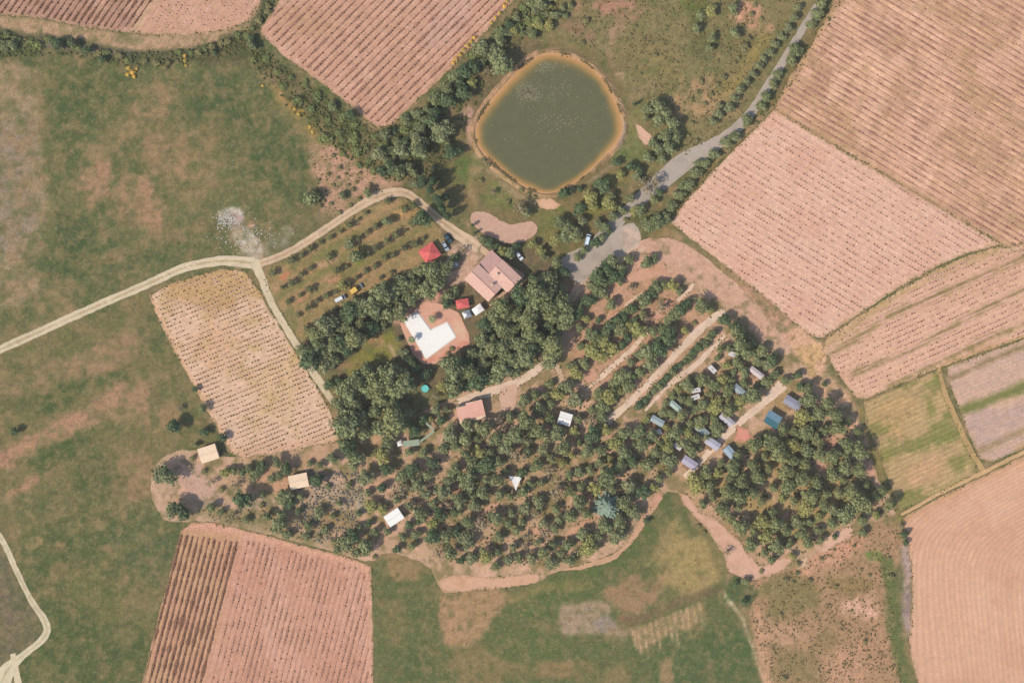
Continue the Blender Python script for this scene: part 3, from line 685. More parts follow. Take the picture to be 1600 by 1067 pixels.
# camp ground and orchard
CAMP = [(700, 625), (760, 590), (830, 560), (870, 540), (890, 460), (905, 430), (960, 395), (1000, 372), (1060, 372), (1110, 408), (1170, 460), (1235, 540), (1300, 640), (1345, 690), (1370, 750), (1408, 800), (1370, 815), (1300, 845), (1255, 880), (1190, 905), (1150, 900), (1140, 880), (1110, 835), (1090, 800), (1050, 760), (1020, 790), (990, 840), (950, 870), (860, 895), (840, 912), (700, 925), (682, 912), (670, 880), (600, 860), (580, 880), (540, 868), (480, 850), (400, 830), (320, 812), (262, 818), (240, 790), (233, 750), (250, 712), (300, 700), (360, 716), (450, 704), (540, 688), (580, 680)]
sheet('camp_ground', CAMP, 0.03, [('base', (200, 160, 132)), ('n', (224, 176, 152), 24, -0.05, 0.4, 0.8), ('n', (126, 112, 72), 20, 0.15, 0.3, 0.7),
      ('p', [(1000, 372), (1060, 372), (1110, 408), (1170, 460), (1235, 545), (1190, 530), (1140, 480), (1080, 440), (1020, 430), (980, 440), (975, 420)], (216, 166, 144), 0.95, 5, 5),
      ('p', [(900, 470), (960, 430), (1060, 430), (1130, 490), (1000, 620), (930, 600), (880, 560)], (204, 152, 126), 0.7, 8, 6),
      ('p', [(262, 720), (300, 712), (330, 745), (360, 790), (330, 790), (290, 780), (262, 770)], (208, 164, 148), 0.95, 4, 5), ('e', 285, 770, 24, 12, 10, (226, 172, 148), 0.8), ('p', [(240, 735), (262, 708), (300, 705), (310, 718), (270, 722), (250, 760), (262, 800), (290, 816), (262, 820), (240, 790)], (204, 164, 140), 0.9, 4, 4),
      ('p', [(310, 790), (400, 800), (480, 838), (560, 868), (400, 828), (320, 810)], (150, 132, 98), 0.8, 6, 6), ('e', 320, 785, 36, 8, 20, (150, 132, 112), 0.7),
      ('e', 520, 770, 60, 36, 10, (188, 156, 134), 0.85), ('e', 500, 815, 50, 24, 20, (156, 130, 100), 0.8), ('e', 520, 800, 30, 16, 0, (186, 144, 98), 0.6), ('p', [(400, 715), (470, 705), (530, 695), (500, 720), (460, 735), (400, 760)], (206, 158, 130), 0.7, 5, 5),
      ('e', 430, 760, 40, 14, 0, (212, 158, 130), 0.8), ('e', 400, 790, 26, 14, 0, (184, 156, 138), 0.8), ('l', [(572, 760), (600, 755), (620, 745)], 5, (222, 166, 142), 0.9, 3, 3), ('e', 560, 785, 10, 18, 10, (200, 178, 156), 0.9), ('l', [(598, 660), (585, 690), (600, 688)], 5, (216, 168, 132), 0.8, 3, 3),
      ('e', 590, 845, 20, 10, 0, (208, 158, 128), 0.8), ('e', 300, 702, 14, 6, 0, (216, 176, 150), 0.6), ('e', 1372, 815, 26, 8, -10, (200, 156, 130), 0.8),
      ('p', [(1060, 740), (1100, 790), (1160, 830), (1200, 890), (1130, 850), (1090, 800)], (196, 150, 118), 0.5, 6, 6), ('l', [(1100, 745), (1200, 800), (1260, 840)], 14, (170, 142, 84), 0.6, 10, 10), ('l', [(1180, 690), (1240, 745), (1320, 790)], 12, (176, 146, 88), 0.6, 10, 10),
      ('p', [(1140, 690), (1205, 660), (1190, 640), (1220, 600), (1250, 610), (1225, 650)], (188, 150, 110), 0.6, 6, 6), ('e', 1255, 750, 105, 90, 20, (184, 154, 106), 0.6), ('e', 800, 760, 130, 90, 0, (176, 146, 110), 0.35), ('n', (96, 98, 60), 12, 0.3, 0.3, 0.5)],
      M['campsoil'], 4, 1.5, 31, smooth=1)
ORCH = [(412, 432), (420, 420), (500, 376), (560, 335), (605, 310), (632, 310), (660, 330), (690, 362), (700, 385), (690, 412), (640, 425), (560, 460), (500, 500), (472, 535), (455, 512), (432, 472), (415, 445)]
sheet('orchard_ground', ORCH, 0.02, [('base', (156, 132, 92)), ('n', (124, 118, 72), 22, 0.0, 0.35, 0.8, -30, 2.5)] +
      [('l', [(430 + k * 11, 455 + k * 22), (640 + k * 10, 330 + k * 21)], 3.5, (196, 146, 110), 0.75, 4, 6) for k in range(-1, 4)] +
      [('e', 447, 430, 16, 3.5, -28, (212, 128, 98), 0.95), ('e', 470, 470, 26, 5, -28, (202, 138, 106), 0.9), ('e', 520, 438, 12, 4, -28, (222, 154, 122), 0.8), ('e', 505, 412, 26, 6, -12, (204, 158, 128), 0.7), ('e', 630, 332, 26, 12, -30, (190, 148, 102), 0.8), ('e', 452, 500, 10, 30, -20, (124, 118, 76), 0.8), ('e', 560, 400, 14, 10, 0, (124, 128, 60), 0.8), ('n', (184, 140, 104), 9, 0.35, 0.3, 0.4)],
      M['ground'], 4, 1.5, 32)

# lanes, tracks and the road
def lane(name, pts, col, z=0.05, seed=0, mat='path', ruts=None, jit=0.9, extra=()):
    outl, cen = ribbon(pts)
    ops = [('base', col), ('n', tuple(int(q * 0.93) for q in col), 14, 0.1, 0.4, 0.7)] + list(extra)
    if ruts:
        ops.append(('l', cen, ruts[0], ruts[1], ruts[2], 1.0, 1.2)); ops.append(('l', outl + outl[:1], 0.9, tuple(int(q * .86) for q in col), 0.8, 0.8, 1.5))
    return sheet(name, outl, z, ops, M[mat], 2.5, jit, seed)

lane('dirt_lane', [(-120, 595, 13), (0, 546, 13), (120, 492, 13), (230, 444, 13), (290, 418, 14), (345, 408, 15), (385, 410, 18), (410, 415, 18)], (224, 200, 172), 0.05, 41, ruts=(1.3, (166, 142, 104), 0.8))
lane('dirt_lane', [(400, 414, 12), (450, 395, 12), (500, 364, 12), (550, 330, 13), (580, 312, 15), (608, 302, 15), (635, 302, 13), (660, 320, 12), (695, 350, 14), (728, 374, 18), (748, 388, 18)], (222, 188, 160), 0.055, 42, ruts=(1.2, (172, 138, 104), 0.75))
lane('dirt_lane', [(396, 408, 16), (408, 432, 13), (425, 475, 11), (455, 525, 11), (482, 570, 12), (505, 605, 12), (522, 632, 7)], (222, 198, 168), 0.06, 43, ruts=(1.0, (196, 170, 138), 0.5))
lane('dirt_lane', [(-60, 760, 9), (0, 838, 9), (25, 890, 9), (50, 940, 9), (68, 965, 11), (74, 985, 12), (62, 1003, 11), (30, 1028, 12), (8, 1052, 26), (-10, 1100, 40)], (226, 206, 176), 0.05, 44, ruts=(1.1, (170, 150, 116), 0.7))
lane('dirt_lane', [(20, 1020, 8), (24, 1045, 10), (30, 1070, 10), (40, 1120, 10)], (220, 198, 168), 0.06, 45)
lane('road', [(1330, -110, 11), (1290, -15, 11), (1262, 32, 11), (1236, 76, 12), (1204, 128, 13), (1172, 178, 15), (1135, 214, 18), (1100, 236, 25), (1068, 254, 30), (1035, 282, 28), (1008, 304, 22), (985, 326, 18), (965, 345, 20), (945, 372, 26), (915, 402, 30), (898, 415, 24)], (186, 168, 158), 0.05, 46, 'asphalt', ruts=None)
sheet('parking_yard', [(880, 400), (905, 388), (945, 372), (975, 350), (995, 348), (1003, 380), (985, 395), (960, 408), (925, 425), (910, 445), (898, 438), (880, 425), (872, 412)], 0.06, [('base', (187, 168, 157)), ('e', 985, 375, 20, 20, 0, (222, 186, 166), 0.8), ('n', (164, 146, 136), 16, 0.1, 0.4, 0.6), ('l', [(990, 390), (960, 412)], 4, (226, 192, 166), 0.8, 3, 3)], M['asphalt'], 3, 1.2, 47, smooth=1)
lane('camp_track', [(905, 452, 7), (895, 470, 6), (886, 480, 5)], (222, 186, 150), 0.065, 48)
lane('camp_track', [(960, 412, 6), (985, 400, 6), (1010, 385, 6)], (228, 186, 160), 0.07, 148)
lane('camp_track', [(1132, 486, 11), (1105, 505, 12), (1080, 528, 12), (1050, 560, 11), (1020, 592, 10), (990, 622, 10), (962, 648, 11), (948, 660, 12)], (236, 202, 180), 0.065, 49)
lane('camp_track', [(1045, 480, 5), (1020, 508, 6), (1000, 530, 7), (985, 548, 8), (960, 570, 8), (938, 590, 8), (915, 606, 8)], (236, 202, 180), 0.065, 50)
lane('camp_track', [(1132, 524, 6), (1112, 545, 7), (1085, 572, 8), (1062, 588, 9), (1040, 606, 6), (1020, 628, 5), (1008, 642, 4)], (236, 202, 180), 0.065, 51)
lane('camp_track', [(1224, 600, 18), (1205, 618, 14), (1185, 636, 11), (1165, 652, 11), (1145, 670, 10), (1122, 690, 10), (1100, 715, 9), (1082, 735, 11), (1070, 746, 10)], (236, 202, 180), 0.065, 52)
lane('camp_track', [(852, 566, 10), (838, 578, 12), (815, 594, 12), (790, 604, 14), (765, 612, 14), (740, 620, 14), (715, 630, 14)], (236, 202, 180), 0.065, 53)
sheet('paved_yard', [(782, 606), (808, 598), (808, 620), (804, 642), (784, 640), (780, 622)], 0.075, [('base', (220, 176, 156)), ('n', (206, 162, 140), 10, 0.1, 0.4, 0.5)], M['pave'], 3, 0.6, 54)
lane('camp_track', [(934, 513, 5), (952, 498, 5), (972, 483, 6), (992, 466, 5), (1004, 458, 4)], (232, 190, 164), 0.065, 152)
lane('camp_track', [(1010, 511, 4), (1030, 496, 5), (1050, 478, 6), (1074, 456, 6), (1084, 444, 5)], (236, 198, 174), 0.065, 153)
lane('camp_track', [(850, 575, 6), (865, 568, 8), (878, 590, 8), (872, 600, 8)], (210, 176, 150), 0.07, 55)
lane('camp_track', [(1030, 772, 12), (1020, 790, 11), (1008, 808, 10), (996, 830, 9), (980, 850, 8), (962, 868, 8), (940, 877, 8), (912, 885, 6), (880, 890, 4)], (212, 164, 134), 0.065, 56, jit=2)
sheet('bare_verge', [(682, 905), (720, 898), (760, 902), (800, 900), (836, 893), (846, 902), (835, 912), (780, 918), (720, 925), (690, 926)], 0.065, [('base', (218, 168, 140)), ('n', (200, 150, 120), 12, 0.1, 0.4, 0.6)], M['path'], 3, 2, 57, smooth=1)
sheet('bare_verge', [(1058, 768), (1075, 772), (1095, 800), (1120, 812), (1140, 830), (1160, 850), (1172, 870), (1188, 885), (1225, 868), (1240, 872), (1225, 892), (1180, 906), (1145, 898), (1135, 885), (1132, 865), (1115, 840), (1095, 818), (1070, 790)], 0.065, [('base', (222, 172, 150)), ('n', (206, 156, 132), 16, 0.1, 0.4, 0.6)], M['path'], 3, 2, 58)
sheet('bare_verge', [(1242, 878), (1262, 868), (1262, 885), (1245, 892)], 0.065, [('base', (222, 178, 150))], M['path'], 3, 1, 59)
sheet('bare_verge', [(1280, 865), (1288, 845), (1300, 832), (1318, 824), (1332, 822), (1332, 838), (1310, 850), (1290, 862)], 0.065, [('base', (224, 176, 154)), ('n', (206, 160, 134), 12, 0.2, 0.4, 0.5)], M['path'], 3, 1.5, 60)
for k, pg in enumerate([[(1275, 700), (1285, 680), (1300, 678), (1318, 690), (1300, 700), (1285, 712)], [(1350, 722), (1362, 715), (1372, 745), (1368, 748), (1352, 742)], [(1215, 808), (1232, 796), (1242, 802), (1228, 812)], [(1262, 718), (1275, 712), (1298, 732), (1285, 740)],
                       [(700, 768), (712, 756), (724, 758), (722, 780), (714, 776)], [(744, 806), (760, 790), (782, 780), (778, 792), (760, 802), (748, 812)], [(880, 838), (895, 822), (925, 806), (934, 812), (905, 828), (896, 842)], [(820, 822), (842, 826), (848, 838), (830, 834)], [(742, 846), (768, 838), (766, 846), (746, 850)],
                       [(914, 758), (930, 768), (926, 790), (918, 780)], [(1010, 785), (1022, 770), (1032, 768), (1036, 780), (1018, 796)], [(925, 520), (938, 498), (948, 502), (932, 525)], [(975, 428), (1000, 420), (1040, 412), (1040, 425), (1010, 440), (985, 445), (972, 438)], [(1030, 480), (1050, 460), (1062, 470), (1040, 495), (1018, 512), (1005, 508)],
                       [(910, 590), (915, 570), (930, 575), (935, 590), (918, 604)], [(955, 470), (970, 462), (976, 480), (960, 500), (948, 510)], [(808, 690), (818, 678), (822, 690), (812, 698)], [(1145, 690), (1152, 664), (1168, 670), (1178, 684), (1162, 690)]]):
    sheet('bare_clearing', pg, 0.05, [('base', (216, 162, 138) if k != 17 else (228, 150, 134)), ('n', (198, 146, 120), 10, 0.1, 0.4, 0.6)], M['path'], 3, 2.6, 61 + k)
sheet('dirt_lane', [(862, 300), (900, 306)] and [(738, 330), (760, 332), (785, 345), (800, 352), (830, 345), (840, 352), (838, 366), (815, 380), (795, 382), (770, 372), (745, 358), (735, 345)], 0.05, [('base', (208, 164, 146)), ('n', (190, 146, 124), 12, 0.2, 0.4, 0.5)], M['path'], 3, 1.5, 90, smooth=1)
sheet('bare_clearing', [(836, 312), (858, 310), (878, 320), (866, 328), (845, 326)], 0.05, [('base', (226, 176, 146))], M['path'], 3, 1.2, 91)
sheet('bare_clearing', [(992, 194), (1004, 200), (1022, 214), (1022, 224), (1008, 228), (998, 214)], 0.05, [('base', (226, 178, 156))], M['path'], 3, 1.2, 92)
lane('dirt_path', [(1466, 574, 7), (1476, 612, 7), (1494, 655, 8), (1512, 694, 8), (1532, 730, 9), (1540, 738, 10)], (196, 158, 112), 0.05, 93)
lane('dirt_path', [(1408, 804, 5), (1470, 770, 5), (1535, 738, 6), (1600, 706, 6), (1720, 646, 6)], (212, 168, 126), 0.045, 94)
lane('dirt_path', [(1468, 572, 3), (1540, 545, 3), (1600, 526, 3), (1720, 482, 3)], (206, 160, 118), 0.045, 95)
lane('dirt_path', [(1560, 392, 6), (1600, 386, 6), (1720, 350, 6)], (216, 172, 144), 0.045, 96)

# ------------------------------------------------------------------ pond
POND = chaikin([(862, 80), (908, 92), (942, 120), (962, 155), (975, 190), (972, 216), (945, 246), (905, 284), (870, 302), (845, 304), (812, 290), (775, 262), (745, 232), (741, 198), (756, 168), (790, 130), (828, 90)], 2)
def make_pond():
    m, nt, bs = node_mat('murky_water')
    at = N(nt, 'ShaderNodeAttribute', attribute_name='col')
    g = N(nt, 'ShaderNodeNewGeometry'); pos = g.outputs['Position']
    f = maprange(nt, noise_n(nt, pos, 0.25, 4, 0.6), 0.3, 0.7, 0.94, 1.06)
    nt.links.new(scalecol(nt, at.outputs['Vector'], f), bs.inputs['Base Color'])
    bs.inputs['Roughness'].default_value = 0.12
    bs.inputs['IOR'].default_value = 1.33
    bp = N(nt, 'ShaderNodeBump'); bp.inputs['Strength'].default_value = 0.15; bp.inputs['Distance'].default_value = 0.05
    nt.links.new(noise_n(nt, pos, 2.2, 3), bp.inputs['Height']); nt.links.new(bp.outputs[0], bs.inputs['Normal'])
    o = sheet('pond_water', POND, 0.10, [('base', (186, 138, 84))], m, 3, 0.8, 101)
    me = o.data; WZ = me.vertices[0].co.z
    n = len(me.vertices); co = np.empty(n * 3, np.float32); me.vertices.foreach_get('co', co); co = co.reshape(-1, 3)
    X = co[:, 0].astype(float) / S + 800; Y = 533.5 - co[:, 1].astype(float) / S
    d = -poly_sd(X, Y, POND)
    # shallow shelf is wider towards the upper left and lower right
    w = 9 + 7 * np.clip((330 - (X - 740) * 0.6 - (Y - 80)) / 200, 0, 1.2) + 5 * np.clip((X - 930) / 40, 0, 1) + 3 * fbm(X, Y, 26, 4, 3)
    w = w * 0.78; t = np.clip(d / np.maximum(w, 4.5), 0, 2.0)
    stops = [(0, (214, 162, 116)), (0.25, (202, 150, 94)), (0.6, (174, 136, 80)), (1.0, (134, 116, 70)), (1.4, (109, 105, 72)), (2.0, (106, 103, 71))]
    C = np.zeros((n, 3))
    for (a, ca), (b, cb) in zip(stops[:-1], stops[1:]):
        k = np.clip((t - a) / (b - a), 0, 1)[:, None]
        msk = (t >= a)[:, None]
        C = np.where(msk, np.array(ca) * (1 - k) + np.array(cb) * k, C)
    at = me.attributes['col']
    at.data.foreach_set('vector', alb(C).astype(np.float32).ravel())
    # earth bank all round, a low rounded ridge
    b = densify(POND, 4); nb = len(b)
    prof = [(-2.5, -0.1), (0.0, 0.25), (2.0, 0.5), (4.5, 0.5), (7, 0.25), (10, -0.03)]
    v = []; f = []
    for i in range(nb):
        p0 = b[i - 1]; p1 = b[(i + 1) % nb]; dx, dy = p1[0] - p0[0], p1[1] - p0[1]; l = math.hypot(dx, dy)
        nx, ny = dy / l, -dx / l
        cx, cy = 858, 192
        if nx * (b[i][0] - cx) + ny * (b[i][1] - cy) < 0: nx, ny = -nx, -ny
        for k, (q, z) in enumerate(prof):
            jj = (vnoise(np.array([b[i][0] / 5.0]), np.array([b[i][1] / 5.0]), 8 + k)[0] - .5)
            v.append(W(b[i][0] + nx * (q + jj * (0.8 if k < 3 else 2.5)) * 0.8, b[i][1] + ny * (q + jj * (0.8 if k < 3 else 2.5)) * 0.8, z + (0.25 * jj if 0 < k < 5 else 0)))
    K = len(prof)
    for i in range(nb):
        for k in range(K - 1):
            a = i * K + k; c = ((i + 1) % nb) * K + k
            f.append((a, c, c + 1, a + 1))
    me = bpy.data.meshes.new('pond_bank'); me.from_pydata([tuple(p) for p in v], [], f); me.materials.append(M['ground'])
    set_cols(me, [('base', (168, 132, 100)), ('n', (130, 112, 76), 20, 0.0, 0.3, 0.8), ('n', (206, 160, 126), 16, 0.15, 0.3, 0.7), ('e', 970, 210, 10, 30, 0, (172, 144, 128), 0.8), ('l', [(745, 240), (775, 270), (812, 300), (845, 312)], 8, (190, 152, 116), 0.7, 4, 4), ('l', [(742, 200), (752, 165), (800, 110), (835, 82)], 6, (196, 150, 120), 0.7, 4, 4)], 9)
    if me.polygons[0].normal.z < 0: me.flip_normals()
    me.update()
    o = link_mesh('pond_bank', me); tag(o, kind='structure')
    # pale floating weed near the upper left shore
    r = random.Random(5); mb = MB()
    for cx, cy, sx, sy, n_ in ((858, 102, 9, 3, 60), (845, 110, 5, 3, 30), (822, 140, 9, 6, 90), (832, 150, 8, 6, 50), (815, 148, 6, 8, 40), (870, 140, 22, 12, 26), (880, 190, 22, 6, 30), (850, 170, 40, 40, 40)):
        for _ in range(n_ * 3):
            x = r.gauss(cx, sx); y = r.gauss(cy, sy)
            if poly_sd(np.array([x]), np.array([y]), POND)[0] > -6: continue
            rr = r.uniform(0.08, 0.30); k = r.randint(5, 7); a0 = r.random() * 6
            c = W(x, y); pts = [(c.x + rr * r.uniform(.5, 1.2) * math.cos(a0 + 6.283 * i / k), c.y + rr * r.uniform(.5, 1.2) * math.sin(a0 + 6.283 * i / k)) for i in range(k)]
            mb.prism(pts, WZ - 0.01, WZ + 0.02)
    o = mb.build('floating_weed', plain_mat('pond_weed', (168, 158, 122), 0.8, 0.1, 2.0, c2=(136, 128, 96)))
    tag(o, 'pale floating weed in broken rafts near the upper left shore of the pond', 'pond weed', kind='stuff')
make_pond()
# ------------------------------------------------------------------ vine rows
def ordinal(n):
    ones = ['', 'first', 'second', 'third', 'fourth', 'fifth', 'sixth', 'seventh', 'eighth', 'ninth', 'tenth', 'eleventh', 'twelfth', 'thirteenth', 'fourteenth', 'fifteenth', 'sixteenth', 'seventeenth', 'eighteenth', 'nineteenth']
    tens = {2: 'twent', 3: 'thirt', 4: 'fort', 5: 'fift', 6: 'sixt', 7: 'sevent', 8: 'eight', 9: 'ninet'}
    if n < 20: return ones[n]
    t, o = divmod(n, 10)
    if t > 9: return str(n) + 'th'
    return tens[t] + ('ieth' if o == 0 else 'y-' + ones[o])

def vine_verts(r, x, y, w, l, h, ang):
    """one small uneven vine stock, squashed eight-sided bush"""
    ca, sa = math.cos(ang), math.sin(ang)
    out = []
    for (ux, uy, uz) in ((1, 0, .45), (0, 1, .5), (-1, 0, .45), (0, -1, .5)):
        k = r.uniform(.7, 1.25); px = ux * l * k; py = uy * w * k
        out.append((x + px * ca - py * sa, y + px * sa + py * ca, h * uz * r.uniform(.8, 1.2)))
    out.append((x + r.uniform(-.1, .1), y + r.uniform(-.1, .1), h)); out.append((x, y, 0.0))
    return out
VF = [(0, 1, 4), (1, 2, 4), (2, 3, 4), (3, 0, 4), (1, 0, 5), (2, 1, 5), (3, 2, 5), (0, 3, 5)]

def vine_rows(poly, ang, spacing, gap, size, mat, field, side, group, prob=0.85, off=0.5, sel=None, inset=3, seed=1, hj=0.25, maxrows=999, word='vine row', ridge=None, wmin=0.06):
    ridge = ridge or M['ridge']
    r = random.Random(seed)
    a = math.radians(ang); dx, dy = math.cos(a), -math.sin(a); nx, ny = -dy, dx
    us = [p[0] * nx + p[1] * ny for p in poly]; vs = [p[0] * dx + p[1] * dy for p in poly]
    u = math.floor(min(us) / spacing) * spacing + off * spacing
    rows = []
    while u < max(us):
        t = np.arange(min(vs), max(vs), gap / S)
        X = u * nx + t * dx; Y = u * ny + t * dy
        inside_ = poly_sd(X, Y, poly) < -inset
        keepv = inside_ & (X > -25) & (X < 1625) & (Y > -25) & (Y < 1092)
        if keepv.sum() > 3:
            m = vnoise(X / 13.0, Y / 13.0, seed + 5)
            vv = []; ff = []
            for x, y, k, q in zip(X, Y, keepv, m):
                if not k or r.random() > prob * (0.3 + 1.25 * q * q + 0.2 * q): continue
                if sel and not sel(x, y): continue
                s = size * r.uniform(.75, 1.25)
                p = W(x + r.gauss(0, 0.35), y + r.gauss(0, 0.35))
                n = len(vv); vv += vine_verts(r, p.x, p.y, s * 0.42, min(s * 0.6, gap * 0.62) if size < 1.2 else gap * 0.6, s * (0.55 + hj * r.random()), a)
                ff += [tuple(i + n for i in f) for f in VF]
            if len(vv) > 18:
                nv = len(ff); kx = np.where(keepv)[0]; cur = None
                for i in range(kx[0], kx[-1] + 1):
                    p = W(X[i], Y[i]); w = (wmin + 0.7 * float(m[i]) ** 2) * (1 if keepv[i] else .3) * r.uniform(.7, 1.3); hh = 0.02 + 0.06 * float(m[i]) ** 2
                    q = Vector((math.sin(a), -math.cos(a), 0))
                    n = len(vv); vv += [tuple(p - q * w), (p.x, p.y, hh), tuple(p + q * w)]
                    if cur is not None: ff += [(cur, n, n + 1, cur + 1), (cur + 1, n + 1, n + 2, cur + 2)]
                    cur = n
                rows.append((u, vv, ff, nv))
        u += spacing
    rows = rows[:maxrows]
    for i, (u, vv, ff, nv) in enumerate(rows):
        # put the origin at the row's own first stock
        o0 = Vector(vv[0]); o0.z = 0
        me = bpy.data.meshes.new('vine_row'); me.from_pydata([(p[0] - o0.x, p[1] - o0.y, p[2]) for p in vv], [], ff); me.materials.append(mat); me.materials.append(ridge)
        me.polygons.foreach_set('material_index', [0] * nv + [1] * (len(ff) - nv)); me.update()
        if me.polygons[nv].normal.z < 0:
            for pg in me.polygons[nv:]: pg.flip()
        o = link_mesh('vine_row', me); o.location = (o0.x, o0.y, 0.05)
        tag(o, f'{ordinal(i + 1)} {word} from the {side} of {field}', 'vine row', group)
    return len(rows)

nr = []
nr.append(vine_rows([(-30, -30), (235, -30), (238, 0), (207, 48), (130, 40), (60, 26), (0, 22), (-30, 20)], 55, 9.0, 1.25, 0.95, M['vine_dark'], 'the dark top left vineyard', 'upper left end', 'dark vine rows in the top left vineyard', 1.2, seed=2, inset=1, ridge=M['ridge_dark'], wmin=0.3))
nr.append(vine_rows([(255, -30), (425, -30), (398, 15), (380, 34), (340, 46), (260, 50), (225, 46)], 55, 9.0, 1.5, 0.7, M['vine_pale'], 'the pale top left vineyard', 'left', 'sparse vine rows beside the dark brown ones at the top left', 0.55, seed=3, ridge=M['ridge_pale']))
nr.append(vine_rows(F_TC, 45, 10.5, 1.3, 0.85, M['vine_dark'], 'the pointed top centre vineyard', 'upper left edge', 'vine rows of the top centre vineyard', 1.1, seed=4, inset=5, wmin=0.22))
nr.append(vine_rows(F_PINK, -31, 9.5, 1.5, 0.72, M['vine_pale'], 'the pale pink vineyard', 'lower left edge', 'sparse vine rows of the pale pink vineyard', 0.6, seed=5, inset=7, ridge=M['ridge_pale']))
nr.append(vine_rows(F_STREAK, -31, 9.0, 1.5, 0.6, M['vine_dark'], 'the brown-streaked top right field', 'lower left edge', 'low stubble rows of the brown-streaked top right field', 0.5, seed=12, inset=5, off=0.75, word='stubble row', ridge=M['ridge']))
nr.append(vine_rows([(283, 832), (380, 846), (352, 945), (320, 1067), (310, 1100), (212, 1100), (224, 1067), (254, 945)], 75.5, 8.6, 1.15, 0.85, M['vine_dark'], 'the dark-rowed bottom left vineyard', 'left edge', 'dense dark vine rows at the bottom left', 1.3, seed=6, inset=1, off=0.3, ridge=M['ridge_dark'], wmin=0.4))
nr.append(vine_rows([(386, 842), (480, 864), (555, 884), (575, 896), (578, 1000), (579, 1100), (316, 1100), (326, 1067), (358, 945)], 75.5, 8.6, 1.4, 0.75, M['vine_pale'], 'the pink bottom left vineyard', 'left edge', 'faint vine rows in the pink part of the bottom left vineyard', 0.6, seed=7, inset=2, off=0.3, ridge=M['ridge']))
nr.append(vine_rows(F_MID, 22, 7.2, 1.35, 0.72, M['vine'], 'the straw-coloured vineyard', 'top', 'rows of small stocks in the straw-coloured vineyard', 1.15, seed=8, inset=5, ridge=M['ridge_straw']))
def not_band(x, y):
    return min(line_d(np.array([x]), np.array([y]), b)[0] for b, w in bands) > 8
nr.append(vine_rows(F_STRIPS, 24, 8.0, 1.3, 0.7, M['vine_dark'], 'the pink strip field', 'top', 'vine rows on the pink strips right of the camp', 0.75, seed=9, sel=not_band, inset=6, ridge=M['ridge_pale']))

# ------------------------------------------------------------------ plants
def ico(sub):
    bm = bmesh.new(); bmesh.ops.create_icosphere(bm, subdivisions=sub, radius=1.0)
    v = np.array([p.co[:] for p in bm.verts]); f = np.array([[q.index for q in p.verts] for p in bm.faces]); bm.free()
    return v, f
ICO1 = ico(1); ICO2 = ico(2)

def crown_mesh(name, seed, mat, kind='round', lumps=20, leaves=260):
    """crown of radius 1 in plan, standing on z=0.25..: core, many clumps, loose leaf-sized faces"""
    rs = np.random.RandomState(seed)
    V = []; F = []; n = 0
    def add(v, f):
        nonlocal n
        V.append(v); F.append(f + n); n += len(v)
    hz = {'round': 0.75, 'pine': 0.95, 'cypress': 3.2, 'loose': 0.7, 'flat': 0.5}[kind]
    zc = {'round': 1.05, 'pine': 1.25, 'cypress': 3.3, 'loose': 1.0, 'flat': 0.55}[kind]
    core = 0.62 if kind != 'loose' else 0.3
    v, f = ICO2
    v = v * np.array([core, core, hz * core]) * (1 + 0.25 * (rs.rand(len(v), 1) - .5)) + np.array([0, 0, zc])
    add(v, f)
    lob = rs.rand(5) * 6.28
    def edge(a): return 1 + 0.16 * math.sin(2 * a + lob[0]) + 0.15 * math.sin(3 * a + lob[1]) + 0.12 * math.sin(5 * a + lob[2])
    for i in range(lumps):
        a = rs.rand() * 6.283; zz = rs.uniform(-0.35, 1.0)
        rr = math.sqrt(max(0.0, 1 - zz * zz)) * rs.uniform(.45, .82) if kind != 'cypress' else 0.45 * math.sqrt(max(0.05, 1 - abs(zz) ** 1.5))
        rr *= edge(a)
        c = np.array([rr * math.cos(a), rr * math.sin(a), zc + zz * hz * 0.72])
        s = rs.uniform(.12, .30) * (0.8 if kind == 'loose' else 1)
        v, f = ICO1
        v = v * (1 + 0.5 * (rs.rand(len(v), 1) - .5)) * s * np.array([1, 1, 0.75]) + c
        add(v, f)
    # leaf sprays
    m = leaves
    a = rs.rand(m) * 6.283; zz = rs.uniform(-0.3, 1.0, m)
    ed = np.array([edge(q) for q in a])
    rr = np.sqrt(np.clip(1 - zz * zz, 0.02, 1)) * rs.uniform(.62, 1.0, m) * ed
    if kind == 'cypress': rr = rr * 0.8
    c = np.stack([rr * np.cos(a), rr * np.sin(a), zc + zz * hz * rs.uniform(.75, 1.05, m)], 1)
    t1 = rs.randn(m, 3); t1 /= np.linalg.norm(t1, axis=1)[:, None]
    t2 = np.cross(t1, rs.randn(m, 3)); t2 /= np.linalg.norm(t2, axis=1)[:, None]
    s = rs.uniform(.05, .12, (m, 1))
    q = np.stack([c + t1 * s, c + t2 * s * .8, c - t1 * s, c - t2 * s * .8], 1).reshape(-1, 3)
    qi = np.arange(m * 4).reshape(m, 4)
    me = bpy.data.meshes.new(name)
    V.append(q); verts = np.concatenate(V)
    faces = [tuple(int(j) for j in p) for p in np.concatenate(F)] + [tuple(int(j) + n for j in p) for p in qi]
    me.from_pydata([tuple(map(float, p)) for p in verts], [], faces)
    me.materials.append(mat); me.update()
    return me

def trunk_mesh(name, seed, kind):
    r = random.Random(seed); mb = MB()
    top = 0.75 if kind != 'cypress' else 1.2
    mb.tube((0, 0, -0.05), (0.03, 0.02, top * .6), 0.085, 0.065, 7)
    mb.tube((0.03, 0.02, top * .6), (0.0, 0.0, top * 1.3), 0.065, 0.035, 6)
    for i in range(5 if kind != 'cypress' else 2):
        a = r.random() * 6.28; z = top * r.uniform(.5, .95)
        mb.tube((0, 0, z), (0.5 * math.cos(a), 0.5 * math.sin(a), z + r.uniform(.25, .5)), 0.04, 0.015, 5)
    me = bpy.data.meshes.new(name)
    me.from_pydata(mb.v, [], mb.f); me.materials.append(M['bark']); me.update()
    return me

